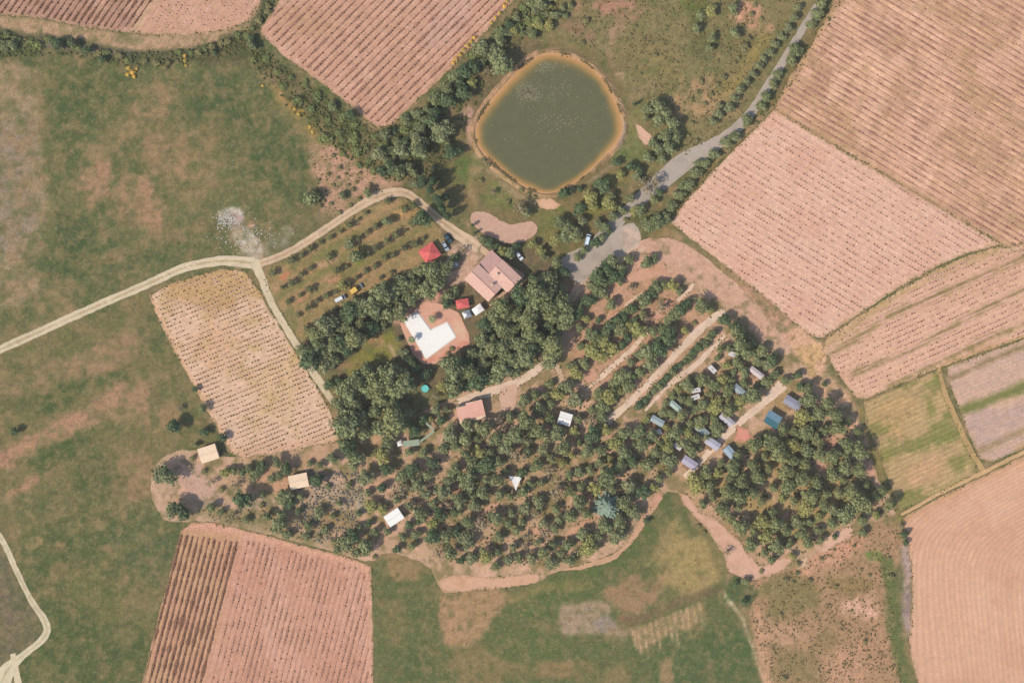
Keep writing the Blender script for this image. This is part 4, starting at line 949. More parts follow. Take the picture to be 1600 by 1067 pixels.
KINDS = {  # code: (object name, wording, category, group, crown kind, colours, height per crown diameter)
    'd': ('dark_tree', 'dark green tree', 'tree', 'dark green trees', 'round', (66, 80, 54), (84, 94, 60), 1.0),
    'o': ('olive_green_tree', 'olive green tree', 'tree', 'olive green trees', 'round', (96, 102, 68), (114, 114, 76), 0.95),
    'g': ('grey_green_tree', 'grey-green tree', 'tree', 'grey-green trees', 'round', (100, 104, 70), (116, 114, 80), 1.0),
    'y': ('yellow_green_tree', 'yellow-green tree', 'tree', 'yellow-green trees', 'round', (116, 116, 68), (132, 124, 72), 0.9),
    'h': ('hedge_bush', 'olive green hedge bush', 'bush', 'bushes of the hedgerows', 'round', (92, 98, 64), (110, 110, 72), 0.9),
    'p': ('pine_tree', 'green pine', 'pine tree', 'pines of the camp wood', 'pine', (92, 98, 64), (114, 112, 72), 1.05),
    'b': ('bare_tree', 'brownish half-bare tree', 'tree', 'half-bare trees', 'loose', (128, 108, 86), (112, 104, 76), 0.9),
    'c': ('cypress_tree', 'tall narrow dark cypress', 'cypress', 'tall cypresses', 'cypress', (50, 64, 44), (66, 78, 50), 3.0),
    'f': ('fruit_tree', 'small dark fruit tree', 'fruit tree', 'fruit trees of the orchard', 'round', (76, 74, 50), (92, 92, 56), 0.85),
    'l': ('green_scrub', 'low green scrub clump', 'scrub clump', 'low scrub clumps of the ditches', 'flat', (76, 84, 48), (98, 100, 56), 0.6),
    's': ('shrub', 'low olive-brown shrub', 'shrub', 'low shrubs', 'flat', (92, 86, 56), (112, 104, 66), 0.6),
    'w': ('broom_shrub', 'yellow flowering bush', 'bush', 'yellow flowering bushes', 'flat', (190, 146, 66), (140, 128, 58), 0.6),
}
CR = {}; TR = {}
for kk, q in KINDS.items():
    lm = leaf_mat(q[0] + '_leaves', q[5], q[6])
    nvar = 7 if kk in 'dop' else 4
    CR[kk] = [crown_mesh('crown', hash_ * 13 + ord(kk) * 7, lm, q[4], lumps=(34 if kk in 'dopgyh' else 14), leaves=(520 if kk in 'dopgych' else 150)) for hash_ in range(nvar)]
    TR[kk] = trunk_mesh('trunk', ord(kk), q[4])

PL = []     # every plant: (x, y, crown diameter in px, kind)
def add(items, kind=None):
    for it in items:
        x, y, d = it[:3]
        k = it[3] if len(it) > 3 else kind
        PL.append([x, y, d, k])

prng = random.Random(77)
def wood(poly, spacing, dia, kinds, gaps=(), seed=1, clear=0.62):
    """fill a wood with individually placed trees, leaving the clearings open"""
    r = random.Random(seed)
    x0 = min(p[0] for p in poly); x1 = max(p[0] for p in poly); y0 = min(p[1] for p in poly); y1 = max(p[1] for p in poly)
    got = []
    for _ in range(int((x1 - x0) * (y1 - y0) / 8)):
        x = r.uniform(x0, x1); y = r.uniform(y0, y1)
        if not inside(x, y, poly): continue
        if any(gap_hit(x, y, g, dia * 0.36) for g in gaps): continue
        d = dia * r.choice((r.uniform(.6, .85), r.uniform(.85, 1.15), r.uniform(1.05, 1.45)))
        if any((x - a) ** 2 + (y - b) ** 2 < (spacing * (0.5 + 0.25 * (d + c) / dia)) ** 2 for a, b, c in got): continue
        if any((x - q[0]) ** 2 + (y - q[1]) ** 2 < (clear * spacing) ** 2 + 0 * q[2] for q in PL): continue
        got.append((x, y, d)); PL.append([x, y, d, r.choice(kinds)])
    return len(got)

def gap_hit(x, y, g, m):
    if g[0] == 'c': return (x - g[1]) ** 2 + (y - g[2]) ** 2 < (g[3] + m) ** 2
    if g[0] == 'l': return line_d(np.array([x]), np.array([y]), g[1])[0] < g[2] + m
    return inside(x, y, g[1])

def along(pts, step, dia, kinds, seed=1, wob=2.0):
    r = random.Random(seed)
    for (a, b) in zip(pts[:-1], pts[1:]):
        L = math.hypot(b[0] - a[0], b[1] - a[1]); n = max(1, int(L / step))
        for i in range(n):
            t = (i + r.uniform(-.2, .2)) / n
            PL.append([a[0] + (b[0] - a[0]) * t + r.gauss(0, wob), a[1] + (b[1] - a[1]) * t + r.gauss(0, wob), dia * r.uniform(.8, 1.2), r.choice(kinds)])

# orchard
add([(426, 427, 14), (456, 407, 13), (471, 399, 11), (485, 389, 12), (501, 379, 9), (517, 371, 9), (532, 362, 9), (546, 352, 12), (560, 343, 7), (572, 333, 8), (606, 314, 12), (632, 327, 14), (645, 321, 14),
     (470, 429, 11), (485, 419, 10), (514, 402, 14), (560, 373, 11), (574, 363, 10), (587, 354, 13), (617, 338, 6), (441, 449, 9), (455, 442, 14), (527, 422, 15), (542, 416, 8), (574, 396, 12), (587, 387, 12), (604, 377, 14), (619, 366, 15), (634, 360, 6), (645, 349, 14),
     (450, 471, 12), (469, 461, 9), (484, 452, 14), (525, 455, 9), (545, 443, 11), (557, 434, 9), (571, 424, 10), (586, 416, 11), (602, 403, 12), (615, 398, 11), (632, 387, 13), (648, 381, 15), (661, 373, 8),
     (466, 492, 9), (481, 481, 14), (495, 470, 10), (510, 462, 13), (612, 426, 8), (595, 434, 8), (479, 513, 12), (495, 503, 10), (507, 493, 10), (522, 484, 9)], 'f')
add([(546, 382, 16, 'g'), (605, 346, 15, 'o'), (556, 401, 20, 'o'), (535, 447, 16, 'y'), (661, 342, 25, 'd')])
# scrub above the orchard
add([(512, 272, 7), (497, 281, 7), (521, 289, 5), (544, 289, 6), (551, 296, 8), (509, 299, 5), (517, 318, 7), (547, 321, 8), (530, 332, 8), (520, 243, 7), (530, 262, 8), (527, 278, 6), (540, 272, 5), (556, 285, 6), (578, 288, 6), (562, 270, 6)], 's')
add([(535, 306, 12, 'o'), (575, 301, 14, 'o'), (486, 310, 22, 'o'), (560, 311, 8, 's'), (500, 322, 8, 's'), (497, 305, 6, 's'), (506, 314, 6, 's'), (493, 295, 6, 's')])
# left meadow
add([(305, 608, 9, 'd'), (281, 638, 10, 'b'), (316, 638, 14, 'o'), (273, 666, 20, 'd'), (319, 675, 14, 'd'), (348, 684, 12, 'd'), (306, 695, 9, 'o'), (23, 674, 13, 'd'), (349, 709, 8, 's'), (257, 742, 34, 'g'), (272, 795, 24, 'o'), (287, 801, 22, 'd'), (380, 780, 27, 'd'), (352, 738, 16, 'y'), (367, 758, 14, 'b'),
     (366, 735, 12, 'o'), (378, 738, 14, 'o'), (390, 733, 15, 'o'), (400, 738, 16, 'o'), (409, 728, 16, 'd'), (396, 746, 12, 'o'), (433, 722, 16, 'o'), (447, 732, 18, 'd'), (437, 743, 14, 'o'), (495, 750, 20, 'd'), (444, 776, 22, 'o'), (452, 785, 18, 'd'), (440, 805, 18, 'o'), (436, 820, 22, 'o'), (448, 835, 14, 'o'), (466, 798, 12, 'd'), (408, 790, 10, 's'),
     (499, 801, 17, 'g'), (519, 716, 16, 'o'), (547, 703, 24, 'd'), (558, 714, 22, 'o'), (538, 693, 20, 'o'), (552, 726, 16, 'o'), (606, 690, 20, 'o'), (597, 712, 24, 'y'), (572, 746, 24, 'g'), (605, 733, 20, 'd'), (643, 734, 20, 'd'), (597, 762, 14, 'd'), (579, 790, 19, 'y'), (597, 795, 16, 'y'), (626, 764, 22, 'b'), (628, 745, 20, 'g'),
     (540, 848, 24, 'o'), (551, 838, 22, 'd'), (572, 854, 22, 'o'), (558, 862, 18, 'o'), (528, 858, 14, 'o'), (560, 826, 14, 'o'), (620, 858, 12, 'd'), (576, 818, 12, 'd'), (585, 870, 8, 's'), (605, 830, 12, 'o'), (520, 846, 10, 's'), (498, 838, 8, 's'), (655, 740, 14, 'b'), (662, 708, 14, 'o'), (640, 706, 14, 'o')])
# left lane hedge corner, lawn side
add([(514, 601, 15, 'd'), (528, 594, 12, 'd')])
W_A = [(526, 612), (545, 590), (600, 572), (638, 588), (652, 608), (650, 650), (620, 668), (590, 682), (555, 675), (530, 655)]
wood(W_A, 19, 31, 'oooop', [('c', 650, 620, 15)], seed=3)
W_B = [(472, 548), (492, 518), (532, 490), (572, 470), (604, 442), (640, 428), (690, 408), (698, 425), (680, 452), (650, 466), (636, 482), (618, 500), (594, 508), (572, 518), (552, 540), (530, 562), (505, 574), (482, 564)]
wood(W_B, 16, 24, 'oopgodo', [('p', [(655, 378), (695, 378), (695, 412), (655, 412)])], seed=4)
add([(702, 412, 14, 'g'), (712, 402, 13, 'd'), (722, 392, 13, 'b'), (700, 462, 18, 'o'), (710, 455, 16, 'o'), (698, 474, 16, 'd'), (742, 456, 10, 'b'), ])
W_C = [(752, 502), (768, 484), (790, 474), (812, 458), (820, 436), (840, 426), (866, 434), (884, 448), (888, 478), (880, 520), (866, 556), (846, 562), (826, 572), (800, 586), (762, 596), (722, 606), (700, 604), (704, 578), (728, 562), (748, 545)]
wood(W_C, 17, 26, 'oopdpo', [('c', 777, 562, 7), ('c', 765, 583, 6), ('c', 838, 560, 5), ('c', 738, 508, 9)], seed=5)
add([(690, 604, 16, 'y'), (680, 618, 14, 'b'), (682, 640, 16, 'o'), (690, 655, 16, 'd'), (660, 655, 16, 'd'), (648, 672, 20, 'd'), (672, 655, 10, 'y'), (697, 640, 12, 'o'), (640, 660, 14, 'o'), (630, 552, 16, 'g'), (640, 562, 16, 'd'), (648, 575, 16, 'd'), (665, 585, 16, 'd'), (622, 530, 9, 'o'), (690, 565, 14, 'b'), (706, 545, 9, 's'), (700, 552, 8, 's')])
# central wood
CAMP_GAPS = [('l', [(1132, 486), (1080, 528), (1020, 592), (948, 660)], 5), ('l', [(1045, 480), (985, 548), (915, 606)], 4), ('l', [(1132, 524), (1062, 588), (1008, 642)], 4), ('l', [(1224, 600), (1165, 652), (1100, 715), (1070, 746)], 5),
             ('l', [(852, 566), (815, 594), (740, 620), (715, 630)], 7), ('p', [(782, 600), (808, 596), (808, 644), (780, 642)]), ('p', [(706, 626), (762, 616), (760, 656), (710, 662)]),
             ('c', 712, 766, 7), ('l', [(748, 806), (778, 786)], 5), ('c', 880, 656, 15), ('c', 805, 752, 10), ('c', 615, 808, 14), ('l', [(885, 836), (930, 810)], 5), ('c', 836, 830, 7), ('l', [(744, 846), (768, 842)], 4), ('c', 920, 775, 8), ('c', 812, 690, 5),
             ('c', 715, 715, 7), ('c', 700, 722, 5), ('l', [(640, 728), (664, 712)], 4), ('c', 650, 690, 10), ('c', 700, 812, 5), ('c', 880, 790, 5), ('c', 862, 808, 5), ('c', 895, 730, 5), ('c', 780, 705, 5), ('l', [(690, 745), (672, 760)], 2), ('c', 945, 790, 20), ('c', 770, 665, 4), ('c', 665, 812, 4), ('c', 868, 742, 4), ('c', 790, 720, 4), ('c', 985, 735, 4), ('c', 1005, 745, 4)]
W_D = [(692, 668), (716, 664), (765, 658), (790, 646), (816, 612), (850, 600), (880, 600), (902, 612), (928, 632), (950, 662), (966, 672), (1008, 672), (1030, 690), (1056, 735), (1036, 760), (1014, 766), (996, 790), (982, 820), (955, 848), (925, 862), (880, 878), (840, 884), (780, 886), (730, 880), (692, 878), (672, 845), (662, 820), (640, 802), (640, 775), (655, 750), (668, 720), (680, 695)]
wood(W_D, 18.5, 19.5, 'ooodgpybopg', CAMP_GAPS, seed=6)
add([(300, 716, 10, 's'), (318, 736, 9, 's'), (332, 752, 12, 'b'), (345, 765, 11, 's'), (330, 792, 14, 'o'), (345, 800, 11, 'o'), (362, 806, 12, 'b'), (385, 812, 12, 'o'), (410, 772, 13, 'o'), (418, 806, 14, 'o'), (425, 748, 12, 'o'), (470, 776, 11, 'o'), (482, 822, 14, 'o'), (478, 838, 12, 'h'), (508, 828, 13, 'o'), (520, 806, 10, 'h'), (530, 786, 11, 'o'), (512, 760, 9, 'h'), (545, 758, 11, 'h'), (560, 802, 11, 'o'), (500, 726, 12, 'o'), (484, 724, 10, 'h'), (575, 770, 12, 'g'), (585, 830, 13, 'o'), (555, 770, 10, 'b'), (462, 812, 12, 'b')])
add([(620, 780, 14, 'g'), (640, 820, 14, 'd'), (630, 838, 14, 'o'), (650, 835, 14, 'o'), (645, 852, 12, 'o'), (655, 800, 16, 'o'), (640, 790, 14, 'o'), (640, 760, 14, 'b'), (612, 775, 10, 'b'), (655, 815, 10, 'd')])
# camp rows
W_R1 = [(922, 448), (925, 430), (940, 415), (958, 405), (962, 420), (975, 425), (972, 438), (950, 450), (932, 455)]
wood(W_R1, 11, 18, 'odg', seed=7)
along([(972, 418), (985, 406), (998, 403)], 10, 15, 'od', 8, 1)
add([(1010, 411, 17, 'o'), (1022, 405, 13, 'o')])
along([(884, 508), (898, 486), (912, 470), (930, 462), (945, 452)], 9, 16, 'od', 9)
along([(955, 508), (972, 494), (990, 480), (1008, 466), (1026, 450), (1042, 440)], 8.5, 16, 'odo', 10)
add([(1050, 446, 19, 'y'), (1062, 455, 12, 'o'), (955, 476, 16, 'o'), (948, 464, 9, 's'), (1034, 481, 18, 'b'), (940, 440, 12, 'o'), (985, 450, 12, 'b'), (1004, 492, 12, 'o'), (992, 500, 12, 'd'), (915, 498, 14, 'y'), (905, 512, 12, 'o'), (935, 500, 10, 'd'), (1010, 498, 12, 'b')])
along([(1025, 520), (1040, 505), (1056, 490), (1072, 476), (1084, 468)], 8.5, 16, 'odo', 11)
add([(1096, 478, 22, 'o'), (1108, 484, 14, 'y'), (1070, 516, 12, 'y'), (1085, 505, 9, 's'), (1055, 522, 9, 's')])
W_T = [(892, 555), (905, 528), (935, 512), (965, 502), (1000, 506), (1010, 516), (985, 540), (955, 560), (920, 572), (905, 590), (890, 580)]
wood(W_T, 15, 19, 'hhdy', CAMP_GAPS + [('c', 905, 520, 5), ('c', 925, 580, 8), ('c', 958, 560, 6), ('c', 890, 558, 6)], seed=12)
W_U = [(925, 622), (955, 596), (985, 566), (1015, 536), (1045, 512), (1056, 520), (1042, 545), (1010, 578), (975, 612), (948, 640)]
wood(W_U, 15, 20, 'hhgdy', CAMP_GAPS + [('c', 1058, 525, 8), ('c', 965, 625, 5)], seed=13)
along([(1000, 634), (1022, 608), (1048, 582), (1078, 556), (1108, 528), (1122, 512)], 9, 12, 'hdh', 14, 1.2)
W_V = [(1050, 615), (1085, 588), (1118, 556), (1135, 520), (1150, 508), (1185, 545), (1215, 585), (1196, 606), (1165, 630), (1140, 655), (1110, 685), (1080, 712), (1050, 706), (1015, 682), (1000, 655), (1020, 640)]
CARAV = [(1155, 612), (1132, 655), (1094, 672), (1112, 692), (1236, 629), (1206, 654), (1140, 706), (1076, 722), (1178, 582), (1145, 555), (1086, 613), (1112, 578), (1026, 675), (1026, 657), (1054, 634), (1058, 700), (1165, 683)]
wood(W_V, 15, 18, 'ophgyh', CAMP_GAPS + [('c', a, b, 6) for a, b in CARAV], seed=15)
along([(1136, 500), (1160, 522), (1188, 548), (1212, 575)], 13, 19, 'odo', 16, 3)
# right-hand pine wood
W_P = [(1148, 702), (1180, 690), (1205, 675), (1225, 658), (1250, 640), (1258, 600), (1284, 618), (1300, 640), (1330, 658), (1350, 682), (1352, 715), (1345, 740), (1366, 758), (1396, 778), (1402, 795), (1380, 812), (1345, 812), (1300, 826), (1270, 856), (1240, 872), (1205, 876), (1180, 868), (1160, 838), (1130, 812), (1098, 786), (1080, 760), (1100, 738), (1125, 722)]
P_GAPS = CAMP_GAPS + [('c', 1292, 692, 9), ('c', 1360, 732, 7), ('l', [(1218, 806), (1240, 800)], 4), ('l', [(1268, 716), (1290, 736)], 5), ('c', 1325, 785, 5), ('c', 1340, 800, 5), ('c', 1240, 826, 4), ('c', 1190, 758, 4), ('c', 1206, 775, 3), ('c', 1320, 820, 6), ('c', 1236, 629, 12), ('c', 1206, 654, 12), ('c', 1165, 680, 9), ('c', 1192, 700, 3), ('c', 1165, 800, 4), ('c', 1232, 650, 5), ('c', 1255, 770, 4), ('c', 1182, 802, 4)]
wood(W_P, 18.5, 20.5, 'ppppppyo', P_GAPS, seed=17)
add([(1413, 835, 12, 'd'), (1408, 822, 9, 'b'), (1415, 848, 9, 'd'), (1136, 862, 12, 'b'), (1348, 832, 14, 'o'), (1304, 838, 9, 'd'), (1288, 600, 9, 'd'), (1246, 586, 14, 'd'), (1250, 604, 14, 'd'), (1228, 595, 14, 'o')])
add([(1228, 907, 10), (1240, 910, 7), (1246, 896, 9), (1266, 908, 9), (1307, 917, 7), (1284, 873, 6), (1304, 859, 5), (1335, 853, 7), (1359, 899, 7), (1346, 889, 5), (1226, 1061, 11), (1352, 1003, 8), (1248, 882, 10), (1190, 893, 8), (1331, 954, 5), (1390, 872, 6), (1220, 960, 6), (1392, 902, 11)], 's')
add([(1010, 813, 10, 'd'), (1100, 832, 8, 's'), (1162, 940, 10, 'd'), (1150, 912, 10, 'd'), (1165, 908, 12, 'o'), (1092, 822, 9, 's')])
# road verges
add([(1284, 4, 17), (1277, 22, 19), (1268, 38, 15), (1243, 78, 19), (1237, 92, 18), (1215, 117, 15), (1208, 131, 15), (1197, 151, 16), (1189, 165, 14), (1167, 188, 18), (1148, 213, 17), (1135, 223, 16), (1115, 241, 15), (1101, 256, 16), (1088, 270, 18), (1076, 288, 18), (1062, 305, 17), (1050, 322, 17), (1026, 348, 24), (1012, 352, 20), (1042, 340, 16), (1090, 255, 12), (1066, 290, 14)], 'h')
add([(1246, 12, 12), (1240, 28, 13), (1231, 44, 13), (1221, 57, 12), (1211, 70, 13), (1203, 82, 13), (1193, 92, 12), (1185, 103, 13), (1176, 115, 13), (1167, 127, 12), (1156, 140, 14), (1147, 154, 14), (1140, 168, 14), (1122, 178, 14), (1114, 190, 13), (1124, 165, 10)], 'g')
add([(1096, 127, 10), (1112, 147, 8), (1121, 132, 8), (1154, 90, 8), (1121, 96, 6), (1080, 155, 8), (1102, 162, 8), (1082, 192, 7), (1089, 220, 8), (1090, 143, 6), (1024, 86, 8), (1006, 61, 7), (1001, 115, 5), (915, 32, 12), (910, 66, 9), (1175, 22, 10), (1190, 30, 8), (1069, 173, 4), (993, 41, 5), (985, 54, 6), (957, 17, 4), (1041, 42, 5), (1148, 98, 7), (1139, 77, 6), (1160, 40, 8), (1180, 8, 7), (1131, 120, 11), (1076, 212, 6)], 's')
add([(1163, 73, 16, 's'), (1170, 60, 10, 's'), (1148, 52, 16, 'o'), (1146, 14, 16, 'o'), (1110, 18, 18, 'y'), (1095, 25, 16, 'o'), (1112, 60, 14, 'o'), (1108, 76, 12, 'o'), (1088, 45, 14, 'o')])
add([(912, 392, 13, 'o'), (930, 380, 14, 'd'), (940, 372, 12, 'o'), (958, 338, 16, 'o'), (972, 330, 14, 'h'), (985, 310, 14, 'g'), (1022, 312, 14, 'h'), (1030, 300, 12, 'd'), (902, 402, 12, 'o'), (880, 425, 18, 'd'), (870, 412, 16, 'o'), (935, 350, 14, 'g')])
# pond surroundings
add([(1012, 170, 18), (1028, 166, 20), (1041, 180, 20), (1052, 196, 20), (1030, 188, 20), (1056, 214, 18), (1040, 212, 20), (1045, 231, 20), (1028, 232, 18), (1020, 222, 14), (1013, 246, 16), (1034, 248, 14), (1008, 184, 12)], 'o')
add([(992, 163, 7, 'c'), (963, 254, 13, 'd'), (986, 261, 14, 'd'), (1000, 266, 13, 'd'), (941, 290, 22, 'd'), (922, 308, 22, 'y'), (926, 322, 16, 'y'), (951, 318, 20, 'y'), (956, 306, 12, 'o'), (880, 303, 16, 'd'), (891, 299, 12, 'd'), (906, 296, 10, 'd'), (905, 326, 20, 'd'), (875, 348, 20, 'o'), (887, 358, 20, 'o'), (898, 368, 20, 'o'), (882, 372, 18, 'o'), (868, 375, 18, 'y'), (945, 356, 15, 'o'), (952, 362, 10, 'd'), (1010, 296, 16, 'b'), (1023, 284, 18, 'b'), (1000, 328, 16, 'o'), (990, 330, 12, 'y'), (969, 272, 13, 'y'), (995, 275, 14, 'g'), (1003, 285, 14, 'b'), (910, 345, 14, 'g'), (978, 343, 8, 's'),
     (751, 282, 9, 's'), (770, 301, 11, 'b'), (794, 315, 9, 's'), (812, 324, 20, 'b'), (822, 332, 16, 'g'), (754, 374, 15, 'o'), (764, 380, 16, 'd'), (784, 394, 15, 'y'), (797, 396, 17, 'o'), (806, 385, 12, 'd'), (832, 382, 14, 'y'), (845, 392, 14, 'y'), (776, 386, 10, 'd'), (850, 402, 12, 'o'), (755, 250, 9, 's'), (762, 258, 9, 's'), (815, 297, 9, 's'), (826, 303, 9, 's'), (835, 308, 8, 's')])
add([(660, 284, 18), (672, 298, 16), (684, 312, 18), (690, 326, 18), (699, 338, 15), (676, 284, 16), (696, 308, 14), (738, 352, 6), (742, 364, 6)], 'c')
add([(690, 205, 32, 'g'), (783, 100, 34, 'o'), (770, 88, 18, 'o'), (724, 146, 22, 'd'), (699, 158, 22, 'd'), (680, 176, 18, 'd'), (655, 234, 26, 'o'), (664, 222, 16, 'g'), (628, 236, 22, 'g'), (612, 262, 18, 'd'), (704, 239, 20, 'd'), (716, 236, 14, 'd'), (640, 262, 16, 'g'), (634, 222, 14, 'd'), (548, 180, 16, 'd'), (596, 268, 14, 'd'), (676, 264, 10, 'd'), (648, 288, 14, 'g'), (700, 225, 12, 'o'), (738, 130, 14, 'y'), (760, 110, 12, 'b'), (646, 270, 14, 'o')])
wood([(600, 262), (585, 235), (602, 206), (640, 180), (700, 125), (750, 75), (800, 22), (830, 0), (860, -10), (845, 30), (800, 50), (762, 85), (735, 120), (700, 150), (690, 185), (665, 205), (640, 250), (618, 275)], 13, 16, 'hhllgd', seed=18, clear=0.85)
wood([(860, -20), (905, -20), (885, 30), (860, 45), (810, 62), (800, 50), (840, 25)], 14, 14, 'hyh', seed=19)
wood([(392, 66), (405, 66), (440, 98), (500, 142), (545, 178), (585, 208), (590, 240), (575, 255), (545, 225), (500, 190), (455, 150), (415, 108), (390, 90)], 20, 15, 'llllllh', seed=20, clear=0.6)
wood([(500, 205), (520, 200), (560, 232), (590, 262), (590, 275), (555, 255), (515, 228)], 19, 13, 'lllly', seed=21)
along([(-10, 56), (40, 66), (90, 70), (150, 80)], 15, 14, 'ldl', 22, 3)
along([(-10, 72), (30, 76), (60, 80)], 16, 17, 'lh', 23, 4)
along([(150, 84), (200, 92), (240, 98), (275, 100)], 16, 11, 'sl', 24, 3)
along([(275, 82), (320, 76), (370, 60), (395, 48), (402, 30), (418, 8), (430, -10)], 13, 12, 'lls', 25, 2.5)
add([(160, 93, 10, 'd'), (335, 82, 8, 'd'), (392, 62, 12, 'd'), (262, 98, 10, 's')])
add([(200, 106, 8), (206, 113, 9), (199, 116, 7), (209, 120, 6), (288, 87, 6), (288, 95, 6), (290, 102, 5), (213, 108, 5), (256, 105, 5)], 'w')
add([(712, 92, 7), (718, 85, 8), (724, 78, 8), (730, 71, 8), (736, 65, 8), (741, 58, 7), (708, 98, 6), (768, 36, 6), (774, 28, 7), (780, 20, 6), (788, 9, 7), (792, 2, 6), (410, 134, 5), (460, 170, 6), (466, 178, 6), (484, 198, 7), (488, 206, 6)], 'w')

LM = [('the leftmost cream hut', 326, 708), ('the lavender-side hut', 467, 750), ('the big white-roofed hut', 615, 808), ('the small white wood hut', 882, 653), ('the white sail', 805, 752),
      ('the farmhouse', 765, 432), ('the L-shaped pool', 665, 525), ('the red marquee', 673, 394), ('the long tiled building', 735, 641), ('the turquoise pool', 664, 607), ('the orchard van', 532, 467),
      ('the left lane fork', 400, 420), ('the top hedge bend', 392, 66), ('the top vineyard point', 600, 200), ('the pond', 858, 192), ('the pond-side bare patch', 1006, 212), ('the asphalt yard', 945, 395),
      ('the road top end', 1285, 5), ('the wide road bend', 1085, 245), ('the upper camp corner', 1130, 488), ('the blue tarpaulin roof', 1206, 654), ('the slate grey roof', 1236, 629), ('the blue-grey cedar', 948, 790),
      ('the right camp tip', 1408, 800), ('the pine wood clearing', 1292, 692), ('the bare lower verge', 1165, 880), ('the winding track foot', 930, 880), ('the rubble patch', 360, 345), ('the orchard top', 620, 305),
      ('the lower orchard tip', 472, 530), ('the small lawn', 585, 555), ('the pink pond-side patch', 790, 365), ('the bottom-left vineyard corner', 290, 820), ('the bottom-right green strip', 1400, 960), ('the yellow flower strip', 728, 74), ('the camp avenue', 1050, 560), ('the green shelter', 655, 688)]

def place_plants():
    # labels: look, then rank by distance from the nearest findable place in one of eight directions
    def sizew(d): return 'small' if d < 13 else ('large' if d > 24 else 'mid-sized')
    dirs = ['right of', 'upper right of', 'above', 'upper left of', 'left of', 'lower left of', 'below', 'lower right of']
    look = [(sizew(p[2]) + ' ' + KINDS[p[3]][1]).replace('mid-sized low', 'mid-sized low').replace('small small', 'very small').replace('mid-sized small', 'fuller').replace('small tall', 'slim tall') for p in PL]
    P = np.array([[p[0], p[1]] for p in PL])
    def sector(lx, ly):
        dx = P[:, 0] - lx; dy = ly - P[:, 1]
        return np.round(np.arctan2(dy, dx) / (math.pi / 4)).astype(int) % 8, np.hypot(dx, dy)
    SEC = [sector(l[1], l[2]) for l in LM]
    DD = np.array([s[1] for s in SEC])
    lookid = np.array([hash(l) for l in look])
    ords = lambda n: 'nearest' if n == 1 else ordinal(n) + ' nearest'
    protos = {}
    for i, (x, y, d, k) in enumerate(PL):
        best = None
        for j in np.argsort(DD[:, i])[:4]:
            sec, dist = SEC[j]
            rank = int(((sec == sec[i]) & (lookid == lookid[i]) & (dist < dist[i])).sum()) + 1
            sc = rank * 12 + DD[j, i] * 0.25
            if best is None or sc < best[0]: best = (sc, rank, j, sec[i])
        _, rank, j, s_ = best
        label = f'{look[i]}, {ords(rank)} {dirs[s_]} {LM[j][0]}'
        nm, word, cat, grp, ck, c1, c2, hr = KINDS[k]
        r = random.Random(i * 7 + 3)
        R_ = d * S / 2
        hs = r.uniform(.88, 1.15)
        if k == 'c': hs = r.uniform(0.9, 1.15)
        zmid = R_ * 1.2 * hs if k != 'c' else R_ * 2.6
        # the photo shows crowns; set the foot where the trunk stands under them
        corr = 1 - zmid / HCAM
        loc = W(800 + (x - 800) * corr, 533.5 + (y - 533.5) * corr, 0)
        rz = r.random() * 6.28
        tree_h = {'d': 1.2, 'o': 1.2, 'g': 1.15, 'y': 1.1, 'h': 1.0, 'p': 1.25, 'b': 1.3, 'c': 0.72, 'f': 1.0, 's': 1.0, 'w': 1.0, 'l': 0.7}[k]
        sc3 = (R_ * 1.16, R_ * 1.16 * r.uniform(.82, 1.1), R_ * hs * tree_h)
        if k in 'swl':
            me = CR[k][i % len(CR[k])]
            o = bpy.data.objects.new(nm, me); COL.objects.link(o)
            o.location = loc; o.rotation_euler = (0, 0, rz); o.scale = sc3
            tag(o, label, cat, grp)
            continue
        if k not in protos:
            root = empty(nm, loc); tr = link_mesh('trunk', TR[k], root); cr = link_mesh('crown', CR[k][0], root)
            protos[k] = (root, tr, cr)
        else:
            p0 = protos[k]
            root = p0[0].copy(); COL.objects.link(root)
            tr = p0[1].copy(); COL.objects.link(tr); tr.parent = root
            cr = p0[2].copy(); COL.objects.link(cr); cr.parent = root
        cr.data = CR[k][i % len(CR[k])]
        root.location = loc; root.rotation_euler = (0, 0, rz); root.scale = sc3
        tag(root, label, cat, grp)
place_plants()

# blue-grey cedar, radial boughs
def cedar():
    c = W(948, 790); root = empty('cedar_tree', c)
    tag(root, 'large blue-grey cedar with spreading boughs in the lower camp wood', 'tree')
    MB().tube((0, 0, 0), (0, 0, 9), 0.35, 0.1, 8).build('trunk', M['bark'], root)
    r = random.Random(4); lm = leaf_mat('cedar_needles', (98, 112, 96), (112, 122, 104))
    V = []; F = []
    vv, ff = ICO1
    for tier in range(7):
        z = 2.2 + tier * 1.1; R = 6.6 * (1 - tier / 8.5)
        nb = 14 - tier
        for b in range(nb):
            a = b / nb * 6.28 + tier * .7 + r.uniform(-.15, .15); L = R * r.uniform(.65, 1.15)
            k = max(3, int(L / 0.6))
            for q in range(1, k + 1):
                t = q / k; cc = np.array([L * t * math.cos(a), L * t * math.sin(a), z - 0.5 * t]); w = (0.35 + 0.62 * math.sin(t * 2.6)) * r.uniform(.6, 1.25)
                n = len(V)
                for p in vv:
                    V.append(tuple(cc + p * np.array([w, w, 0.28]) * r.uniform(.75, 1.2)))
                F += [tuple(int(i) + n for i in f) for f in ff]
    pydata('crown', V, F, lm, root)
cedar()
